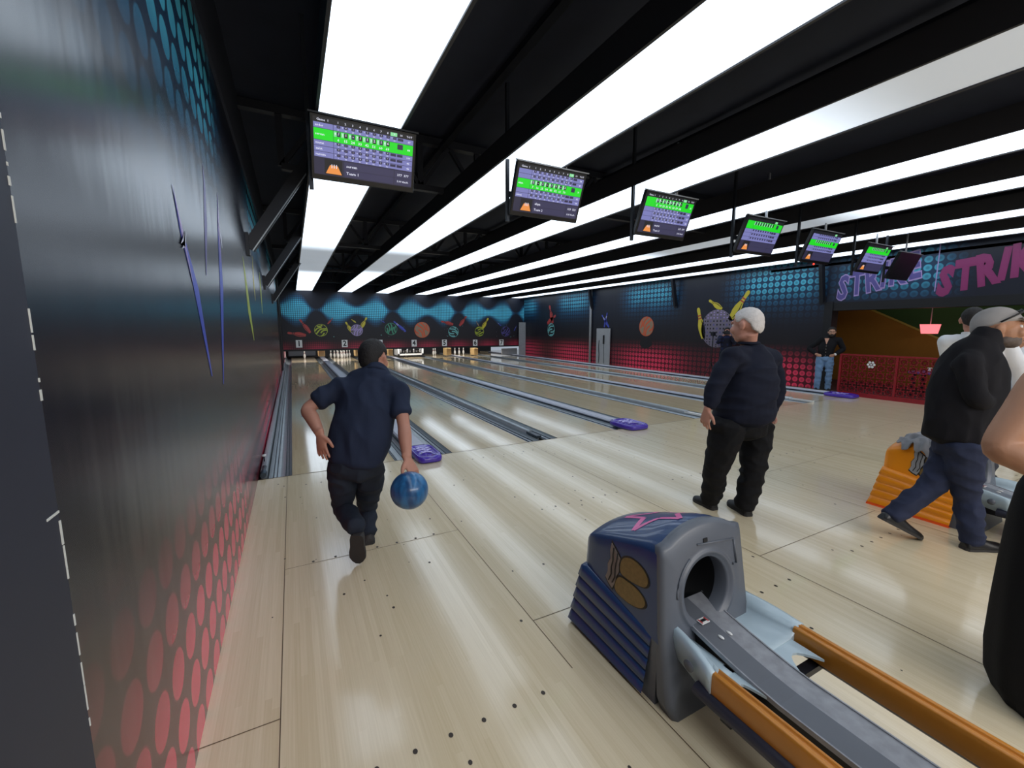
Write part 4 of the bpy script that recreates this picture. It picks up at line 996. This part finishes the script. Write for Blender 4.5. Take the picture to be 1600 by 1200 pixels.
# -- the old man
dO = 3.3; FO = (LFT*.38+HF*.92).normalized(); SO = FO.cross(UP)          # SO points to his right
hl, tl = at_floor(1117, 797), at_floor(1085, 780); hr, tr_ = at_floor(1170, 807), at_floor(1139, 786)
J = dict(head=at(1167, 508, dO), torso=[at(1171, 541, dO+.02), at(1173, 556, dO+.02), at(1173, 580, dO), at(1168, 610, dO), at(1163, 632, dO), at(1162, 655, dO)],
         sh_l=at(1142, 558, dO-.13), el_l=at(1119, 601, dO-.16), wr_l=at(1105, 640, dO-.18), hd_l=at(1100, 664, dO-.16),
         sh_r=at(1205, 560, dO+.14), el_r=at(1213, 606, dO+.16), wr_r=at(1206, 646, dO+.12), hd_r=at(1197, 672, dO+.08),
         hip_l=at(1138, 668, dO-.08), hip_r=at(1182, 670, dO+.09), kn_l=at(1120, 728, dO-.02), kn_r=at(1177, 732, dO+.02),
         an_l=hl+Vector((0, 0, .075))+(tl-hl)*.22, an_r=hr+Vector((0, 0, .075))+(tr_-hr)*.22, heel_l=hl, toe_l=hl+(tl-hl)*1.0, heel_r=hr, toe_r=hr+(tr_-hr)*1.0)
C = dict(s=1.10, side=SO, face=(LFT*.48+HF*.88+UP*-.12), skin=SKINS['b'], torso=[(.075, .075), (.150, .115), (.205, .165), (.228, .20), (.235, .21), (.225, .205)],
         palm_l=(SO*1), thumb_l=1, curl_l=.30, palm_r=(SO*-1), thumb_r=-1, curl_r=.35, sleeve='long', arm=.047, sleeve_r=.070, top=cloth('navy_jumper', (20, 24, 40), .12),
         legs=cloth('black_trousers', (20, 20, 23), .15), shoe=mat('black_trainer', (24, 24, 26), .6), leg=(.120, .088, .070), pelvis=(.182, .162), fold=.013, seed=9, top_name='jumper', ffreq=(4, 4, 11), shw=.05, collar_r=.064)
t, hc, HM = person('person with short white hair in navy jumper and black trousers, watching from the approach', at_floor(1138, 794), J, C)
shell(hc, HM, 1.10, hair_line(.55, -.1, -.86), .035, .02, t, 'hair', M_hairwh, 8)
for o_, pts in (('trainer_stripe', (hl, tl)),):
    d = (pts[1]-pts[0]); p = pts[0]+d*.45+LFT*0-HF*.045+UP*.035; q = MB(); q.bar(p-t.location, p+d*.25+UP*.02-t.location, .006, .012); q.build(o_, M_grey, t)
# -- the walker
dW = 2.83; FW = (RGT*.9-HF*.40).normalized(); SW = FW.cross(UP)          # SW = his right, towards the camera
hr, tr_ = at_floor(1505, 858), at_floor(1566, 858); tl = at_floor(1438, 843)
hl = at(1376, 811, 2.90)
J = dict(head=at(1560, 513, dW+.02), torso=[at(1536, 533, dW), at(1523, 551, dW), at(1515, 585, dW), at(1508, 625, dW), at(1501, 660, dW), at(1497, 684, dW)],
         sh_r=at(1511, 568, dW-.10), el_r=at(1527, 622, dW-.15), wr_r=at(1560, 637, dW-.05), hd_r=at(1578, 630, dW+.05),
         sh_l=at(1545, 566, dW+.16), el_l=at(1552, 620, dW+.18), wr_l=at(1572, 628, dW+.10), hd_l=at(1585, 622, dW+.08),
         hip_r=at(1505, 700, dW-.07), hip_l=at(1492, 700, dW+.07), kn_r=at(1510, 772, 2.80), kn_l=at(1452, 764, 2.90),
         an_r=hr+Vector((0, 0, .07))+(tr_-hr)*.2, an_l=hl+(tl-hl)*.25+UP*.07, heel_r=hr, toe_r=tr_, heel_l=hl, toe_l=tl)
C = dict(s=1.12, side=SW, face=(RGT*.84-HF*.50+UP*.06), skin=SKINS['c'], torso=[(.075, .075), (.125, .125), (.155, .178), (.16, .190), (.155, .185), (.15, .175)],
         palm_l=(LFT*.2+HF*-.8+UP*-.3), thumb_l=1, curl_l=.4, palm_r=(HF*.8+UP*.3), thumb_r=-1, curl_r=.4, sleeve='long', arm=.046, sleeve_r=.060, top=cloth('black_jacket', (20, 19, 24), .2),
         legs=cloth('navy_jeans', (42, 48, 70), .3), shoe=mat('black_leather', (18, 17, 18), .35), leg=(.100, .070, .056), pelvis=(.14, .125), fold=.013, seed=14, top_name='jacket', shw=.05, collar_on=False, neck_up=.05)
t, hc, HM = person('person in pale cap, black jacket and blue jeans striding right past the orange machine', at_floor(1500, 850), J, C)
capm = cloth('pale_grey_cap', (158, 154, 152), .1)
shell(hc, HM, 1.12, lambda az: .10-.60*max(0, (az-75)/105), .085, .006, t, 'cap', capm, 2)
q = MB(); rows = []
for k in range(13):
    a = PI*(k/12); rows.append([hc+HM @ (Vector((.082*math.cos(a), .070+r_*.085*math.sin(a)**.7+.0, .058-.022*r_*math.sin(a)+dz))*1.12) for r_, dz in ((0, 0), (.5, .004), (1, -.004), (1, -.010), (.5, -.004), (0, -.008))])
q.grid(rows, 0, True, True, True, True); q.build('cap_brim', capm, t)
q = MB()
for x in (-1, 1): q.tube([hc+HM @ (Vector(p_)*1.12) for p_ in ((x*.089, -.02, .038), (x*.090, .02, .062), (x*.082, .058, .084), (x*.062, .086, .096))], .0055, 0, 8)
q.tube([hc+HM @ (Vector(p_)*1.12) for p_ in ((-.062, .086, .096), (0, .108, .094), (.062, .086, .096))], .005, 0, 8)
for x in (-.034, .034): q.sphere(hc+HM @ (Vector((x, .100, .092))*1.12), (.026, .006, .018), 0, 14, 8, HM)
q.build('sunglasses', M_black, t)
def beard(c, M, s, par, m):
    q = MB(); 
    for o_, r_ in (((0, .054, -.084), (.044, .042, .034)), ((0, .018, -.070), (.0675, .064, .040)), ((0, .036, -.066), (.060, .060, .030)), ((0, .097, -.050), (.022, .008, .006))): q.sphere(c+M @ (Vector(o_)*s), tuple(v*s for v in r_), 0, 16, 12, M)
    fuse(q, 'beard', m, par, .008, 2, .002, (40, 40, 40), 3)
beard(hc, HM, 1.12, t, mat('grey_beard', (92, 80, 74), .7, var=.4, nscale=50))
# -- the woman at the right edge
dN = 1.52
def plate_dress(base):
    pass
J = dict(head=at(1712, 476, dN+.02), torso=[at(1700, 545, dN), at(1698, 575, dN), at(1696, 620, dN), at(1692, 700, dN), at(1690, 760, dN), at(1688, 830, dN)],
         sh_l=at(1640, 590, dN), el_l=at(1561, 697, dN-.02), wr_l=at(1650, 748, dN-.12), hd_l=at(1688, 765, dN-.14),
         sh_r=at(1765, 592, dN+.10), el_r=at(1790, 690, dN+.12), wr_r=at(1790, 780, dN+.02), hd_r=at(1790, 830, dN))
C = dict(s=1.05, side=RGT*.95+HF*.3, face=(HF*.5+RGT*.8), skin=SKINS['c'], torso=[(.06, .06), (.11, .085), (.145, .11), (.130, .105), (.15, .12), (.175, .14)],
         palm_l=(HF*1), thumb_l=1, curl_l=.4, palm_r=(LFT*1), thumb_r=1, curl_r=.3, sleeve='none', arm=.054, top=cloth('black_dress', (13, 12, 15), .15), legs=None, fold=.003, seed=4, top_name='dress_bodice', voxel=.006)
wb = at_floor(1672, 1120)
t, hc, HM = person('bare armed person in long black dress at the right edge', wb, J, C)
q = MB(); a = at(1690, 745, dN)-wb
rows = [[(a.x*(1-u)+.0*u+math.cos(2*PI*k/64)*r_*(1+.06*u*math.sin(9*2*PI*k/64)), a.y*(1-u)+math.sin(2*PI*k/64)*r_*(1+.06*u*math.cos(7*2*PI*k/64)), a.z*(1-u)+.006) for k in range(64)] for u, r_ in ((0, .125), (.08, .155), (.2, .175), (.4, .195), (.6, .212), (.8, .225), (.93, .222), (1, .20))]
q.grid(rows, 0, True, True, True, True); q.build('skirt', C['top'], t)
shell(hc, HM, 1.05, hair_line(.45, -.6, -1.0), .14, .03, t, 'hair', M_hairdk, 6)
# -- background people
def simple_stander(label, px, hy, fy, D, face, Cc, arms='down', hx=None, lean=0):
    """small standing figure at floor distance D, head centre pixel (px, hy)"""
    F = Vector(face).normalized(); S = F.cross(UP).normalized()
    hcen = at(hx or px, hy, D); g = at(px, hy, D); g.z = 0; k = (hcen.z+.13)/1.70
    def B(r, f, z): return g+S*r*k+F*f*k+UP*z*k
    top = Vector((hcen.x, hcen.y, 0))-g
    J = dict(head=hcen, torso=[B(0, -.02, 1.42)+top*.9, B(0, -.02, 1.38)+top*.8, B(0, -.01, 1.28)+top*.6, B(0, 0, 1.12), B(0, 0, 1.0), B(0, 0, .90)],
             hip_l=B(-.09, 0, .86), hip_r=B(.09, 0, .86), kn_l=B(-.11, .02, .47), kn_r=B(.11, .02, .47), an_l=B(-.12, -.02, .08), an_r=B(.12, -.02, .08),
             heel_l=B(-.12, -.06, 0), toe_l=B(-.16, .20, 0), heel_r=B(.12, -.06, 0), toe_r=B(.16, .20, 0))
    if arms == 'hips':
        for s_, n_ in ((-1, 'l'), (1, 'r')): J['sh_'+n_] = B(s_*.19, 0, 1.36)+top*.7; J['el_'+n_] = B(s_*.36, -.06, 1.12); J['wr_'+n_] = B(s_*.20, .06, .98); J['hd_'+n_] = B(s_*.12, .13, .95)
    elif arms == 'camera':
        for s_, n_ in ((-1, 'l'), (1, 'r')): J['sh_'+n_] = B(s_*.19, 0, 1.36)+top*.7; J['el_'+n_] = B(s_*.24, .16, 1.20); J['wr_'+n_] = B(s_*.10, .24, 1.44); J['hd_'+n_] = B(s_*.04, .27, 1.50)
    elif arms == 'clap':
        for s_, n_ in ((-1, 'l'), (1, 'r')): J['sh_'+n_] = B(s_*.18, 0, 1.36)+top*.7; J['el_'+n_] = B(s_*.24, .04, 1.12); J['wr_'+n_] = B(s_*.08, .24, 1.14); J['hd_'+n_] = B(s_*.02, .30, 1.2)
    else:
        for s_, n_ in ((-1, 'l'), (1, 'r')): J['sh_'+n_] = B(s_*.19, 0, 1.36)+top*.7; J['el_'+n_] = B(s_*.23, -.02, 1.10); J['wr_'+n_] = B(s_*.25, .06, .86); J['hd_'+n_] = B(s_*.25, .09, .74)
    C = dict(s=.98*k*1.05, side=S, face=F, torso=[(.06*k, .06*k), (.12*k, .08*k), (.175*k, .115*k), (.165*k, .115*k), (.155*k, .11*k), (.165*k, .12*k)], palm_l=S, thumb_l=1, palm_r=-S, thumb_r=-1, sleeve='long', arm=.044*k, sleeve_r=.066*k,
             leg=(.095*k, .068*k, .055*k), pelvis=(.16*k, .12*k), voxel=.010, fold=.005)
    C.update(Cc); t, hc, HM = person(label, g, J, C); return t, hc, HM, B
t, hc, HM, B = simple_stander('bearded person in black shirt and light jeans, hands on hips by the lattice', 1293, 519, 611, 10.15, (BACK+LFT*.72), dict(skin=SKINS['d'], top=cloth('black_shirt', (20, 20, 24)), legs=cloth('light_jeans', (112, 144, 180), .2), shoe=mat('dark_shoe', (22, 22, 26), .5)), 'hips', 1300)
shell(hc, HM, 1.0, hair_line(.48, -.15, -.8), .08, .02, t, 'hair', M_hairbk, 5); beard(hc, HM, 1.0, t, M_hairbk)
q = MB(); g0 = hc-Vector((0, 0, 0))
for x in (-.033, .033): q.tube([hc+HM @ Vector((x+.026*math.cos(2*PI*k/12), .104, .006+.02*math.sin(2*PI*k/12))) for k in range(13)], .0025, 0, 6)
q.build('glasses', M_black, t)
q = MB(); q.prism([B(-.05, .108, 1.40)-t.location, B(.05, .108, 1.40)-t.location, B(0, .125, 1.24)-t.location], (BACK+LFT*.7)*.004); q.build('open_neck', SKINS['d'], t)
q = MB()
for z_ in (1.2, 1.12, 1.04, .96): q.sphere(B(.0, .135, z_)-t.location, .010, 0, 8, 6)
q.build('button', M_logot, t)
q = MB(); q.sphere(B(-.205, .065, .985)-t.location, .03, 0, 10, 8); q.build('wristwatch', M_white, t)
tW, hc, HM, B = simple_stander('smiling person in white tee and pale trousers in the distance', 1591, 533, 680, 6.3, (BACK+LFT*.95), dict(skin=SKINS['c'], top=cloth('white_tee', (222, 226, 232), .05), legs=cloth('pale_trousers', (190, 198, 212), .08), shoe=M_white, sleeve='short'), 'clap', 1593)
shell(hc, HM, .86, hair_line(.5, -.2, -.9), .06, .01, tW, 'hair', M_hairdk, 5)
t, hc, HM, B = simple_stander('dark haired person in white shirt, mostly hidden behind the pale cap', 1549, 500, 760, 4.15, (RGT*.7+HF*.6), dict(skin=SKINS['b'], top=cloth('white_shirt', (226, 228, 232), .05), legs=cloth('grey_trousers', (60, 62, 70)), shoe=M_black), 'down', 1520)
shell(hc, HM, 1.0, hair_line(.48, -.15, -.8), .06, .02, t, 'hair', M_hairdk, 5)
m, bs, nt = new_mat('navy_plaid'); P_, v_ = nt.pos()
pl_ = nt.mx(nt.step(nt.m('FRACT', nt.mul(P_[2], 9.0)), .6, .65), nt.step(nt.m('FRACT', nt.mul(nt.add(P_[0], P_[1]), 9.0)), .6, .65))
nt.put(bs.inputs['Base Color'], nt.mix(pl_, lin((24, 34, 72)), lin((14, 18, 38)))); bs.inputs['Roughness'].default_value = .9
t, hc, HM, B = simple_stander('person in navy plaid shirt holding a camera up by the right mural', 1136, 518, 592, 12.5, (BACK+LFT*.5), dict(skin=SKINS['b'], top=m, legs=cloth('dark_trousers', (28, 30, 40)), shoe=M_black), 'camera', 1136)
shell(hc, HM, 1.0, hair_line(.48, -.15, -.8), .09, .02, t, 'hair', M_hairbk, 9)
cam_p = B(0, .36, 1.52)
t = thing('camera', 'black camera held up in front of the face by the right mural', 'camera', cam_p)
F_ = (BACK+LFT*.5).normalized(); Rm = basis(F_)
q = MB(); q.box(-.08, .08, -.03, .04, -.05, .05, 0, Rm.to_4x4()); q.box(-.03, .03, -.02, .03, .05, .08, 0, Rm.to_4x4()); bevel(q.build('housing', M_black, t), .008)
q = MB(); q.tube([Rm @ Vector((0, .04, 0)), Rm @ Vector((0, .13, 0))], [.042, .045], 0, 16); q.build('lens', M_dark, t)
p = at_x(1112, 560, XR-.26); p.z = 0
t = thing('light_stand', 'thin black tripod stand beside the yellow printed pin', 'stand', p)
MB().tube([(0, 0, .35), (0, 0, 1.30)], .014).build('pole', M_black, t)
for k in range(3):
    a = 2*PI*k/3+.4; MB().tube([(0, 0, .5), (  .2*math.cos(a), .2*math.sin(a), .01)], .011).build('leg', M_black, t)
q = MB(); q.box(-.06, .06, -.05, .05, 1.28, 1.40); bevel(q.build('lamp_head', M_dark, t), .01)
# ------------------------------------------------------------------ things on the right
pa, pb = at_x(933, 513, XR-.05), at_x(952, 569, XR-.05)
t = thing('grey_board', 'grey board with a black handle standing against the right mural', 'board', ((XR-.05), (pa.y+pb.y)/2, 0)); hw = abs(pa.y-pb.y)/2
bevel(MB().box(-.03, .02, -hw, hw, 0, 1.50).build('panel', M_grey, t), .01)
b_ = MB(); b_.box(-.05, -.031, -.12, -.02, .85, 1.22); bevel(b_.build('handle', M_black, t), .02)
MB().tube([(-.04, .22, 1.0), (-.045, .24, .7), (-.04, .20, .4), (-.04, .23, .05)], .012).build('cable', M_black, t); MB().tube([(-.04, -.08, .85), (-.042, -.10, .05)], .008).build('cable', M_black, t)
# red lattice railing
M_lat = mat('dark_red_lattice', (146, 24, 38), .45, var=.15); M_lat2 = mat('dark_red_frame', (140, 22, 34), .45)
XL2, ys = 11.12, [5.12, 4.10, 3.08, 2.06, 1.04, .02]
t = thing('lattice_railing', 'dark red railing of cut lattice panels before the lounge', 'railing', (XL2, 5.12, 0))
b_ = MB(); b_.box(-.025, .025, -5.1, .0, .905, .94); b_.box(-.03, .03, -5.1, 0, 0, .09); b_.build('frame', M_lat2, t)
for y in ys: MB().box(-.022, .022, y-5.12-.02, y-5.12+.02, .09, .93).build('post', M_lat2, t)
for i in range(5):
    b_ = MB(); y1 = ys[i]-5.12-.02; n, mrow = 6, 5; cw, ch = .98/n, .815/mrow
    for a in range(n):
        for c in range(mrow):
            cy_, cz_ = y1-(a+.5)*cw, .09+(c+.5)*ch
            R = [(cy_+.5*cw*math.cos(k*PI/4)*(1.12 if k % 2 else 1), cz_+.5*ch*math.sin(k*PI/4)*(1.12 if k % 2 else 1)) for k in range(8)]
            for k in range(8):
                p_, q_ = R[k], R[(k+3) % 8]; b_.bar((0, p_[0], p_[1]), (0, q_[0], q_[1]), .010, .013)
    b_.build('lattice_panel', M_lat, t)
b_ = MB(); p = at_x(1361, 570, XL2-.02)
for k in range(6):
    a = k*PI/3; b_.sphere((p.x-XL2, p.y-5.12+.055*math.cos(a), p.z+.055*math.sin(a)), (.006, .026, .026), 0, 10, 8)
b_.sphere((p.x-XL2, p.y-5.12, p.z), (.006, .02, .02), 0, 10, 8); b_.build('white_rosette', M_white, t)
t = thing('lounge_table', 'low purple table behind the red lattice', 'table', (12.5, 3.55, 0))
bevel(MB().box(-.3, .3, -1.2, .75, .50, .56).build('tabletop', mat('purple_table', (110, 60, 130), .4), t), .015)
for x, y in ((-.25, -1.1), (.25, -1.1), (-.25, .65), (.25, .65)): MB().box(x-.03, x+.03, y-.03, y+.03, 0, .5).build('leg', M_dark, t)
for y, lab in ((3.2, 'white cup on the purple lounge table, nearest the striding person'), (3.6, 'white cup in the middle of the purple lounge table'), (4.0, 'white cup on the purple lounge table, nearest the bearded person')):
    tag(MB().lathe([(.02, 0), (.03, .0), (.04, .09), (.037, .09), (.028, .01)], (0, 0, 0), 14).build('cup', M_white), lab, 'cup', 'cups on the lounge table').location = (12.4, y, .561)
p = at_x(1453, 514, 13.4); M_pk = mat('pink_lamp_shade', (240, 120, 130), .5, emit=(255, 128, 134), estr=1.1)
t = thing('pendant_lamp', 'glowing pink lamp shade hanging in the lounge', 'lamp', p)
b_ = MB(); b_.grid([[(x*w_, y*w_, z) for x, y in ((-1, -1), (1, -1), (1, 1), (-1, 1))] for z, w_ in ((-.11, .115), (.11, .145))], 0, True, False, True, True); b_.build('shade', M_pk, t)
MB().tube([(0, 0, .11), (0, 0, 3.0-p.z)], .01).build('cord', M_grey, t)
# grey jacket over the orange hood
o = BR2.location
def hood_pt(u, v):
    # u runs over the hood top towards the left side and down it, v along the hood
    y = v; hw = hood_hw(y, edge_z(y))-.006; W = hw+.10
    if u < W: x = .10-u; return Vector((x*HX, y*HY, arch_z(x, y))), Vector((-.25*max(0, -x)/hw*2, .12, 1)).normalized()
    d = u-W; z_ = edge_z(y)-.01-d; return Vector((-hood_hw(y, z_)*HX, y*HY, z_)), Vector((-1, 0, .12))
q = MB(); rows = []; nu, nv = 44, 34
for i in range(nu+1):
    row = []
    for j in range(nv+1):
        u = (.02+.05*noise.noise(Vector((j*.25, 2, 3)))) + (.40+.05*noise.noise(Vector((j*.3, 7, 1)))-.16*max(0, (j/nv-.35)))*i/nu
        v = .06+.38*j/nv+.03*noise.noise(Vector((i*.2, 4, 9)))
        v = max(.02, min(.44, v))
        p, n_ = hood_pt(max(0, u), v); w_ = Vector((u*9, v*9, 0))
        off_ = .014+.030*(1-abs(noise.noise(w_+Vector((1, 5, 2)))*2))*.9+.018*noise.noise(w_*2.4)
        row.append(p+n_*max(.012, off_))
    rows.append(row)
q.grid(rows, 0)
t = thing('jacket', 'crumpled grey jacket thrown over the orange ball return', 'jacket', o)
oj = q.build('cloth_heap', cloth('grey_jacket', (140, 140, 144), .2), t, fix=False)
sm_ = oj.modifiers.new('smooth', 'SMOOTH'); sm_.factor = .4; sm_.iterations = 2
so_ = oj.modifiers.new('solid', 'SOLIDIFY'); so_.thickness = .007; so_.offset = 0
# ------------------------------------------------------------------ added fill lights, world, camera
w = bpy.data.worlds.new('hall_air'); SC.world = w; w.use_nodes = True
w.node_tree.nodes['Background'].inputs[0].default_value = (.75, .85, 1, 1); w.node_tree.nodes['Background'].inputs[1].default_value = .42
def area(name, loc, rot, sx, sy, power, col=(1, .95, .9)):
    l = bpy.data.lights.new(name, 'AREA'); l.shape = 'RECTANGLE'; l.size = sx; l.size_y = sy; l.energy = power; l.color = col
    o = bpy.data.objects.new(name, l); COL.objects.link(o); o.location = loc; o.rotation_euler = rot; return o
area('seating_area_lamp', (3.5, -4.0, 3.0), (math.radians(35), 0, 0), 8, 1.2, 260)  # added fill from behind the camera, not a known fixture
for k, x in enumerate((.5, 4.2, 7.8)): area('pin_deck_lamp', (x+.6, YM+.5, 1.05), (math.radians(25), 0, 0), 3.2, .15, 42, (1, .98, .95))  # unseen area lights added to brighten the pins
area('lounge_lamp', (12.9, 3.5, 2.9), (0, 0, 0), 1.5, 4, 17, (1, .82, .62))  # unseen overhead fill, added to lift the lounge walls
cam = bpy.data.cameras.new('camera'); cam.sensor_fit = 'HORIZONTAL'; cam.sensor_width = 36; cam.lens = F_PX/1600*36; cam.clip_start = .05; cam.clip_end = 120
co = bpy.data.objects.new('camera', cam); COL.objects.link(co)
co.matrix_world = Matrix.Translation(CAM) @ Matrix(((RGT.x, UPV.x, -FWD.x), (RGT.y, UPV.y, -FWD.y), (RGT.z, UPV.z, -FWD.z))).to_4x4()
SC.camera = co
vs = SC.view_settings; vs.view_transform = 'Standard'; vs.look = 'None'; vs.gamma = 1; vs.use_curve_mapping = False; vs.exposure = 0.12
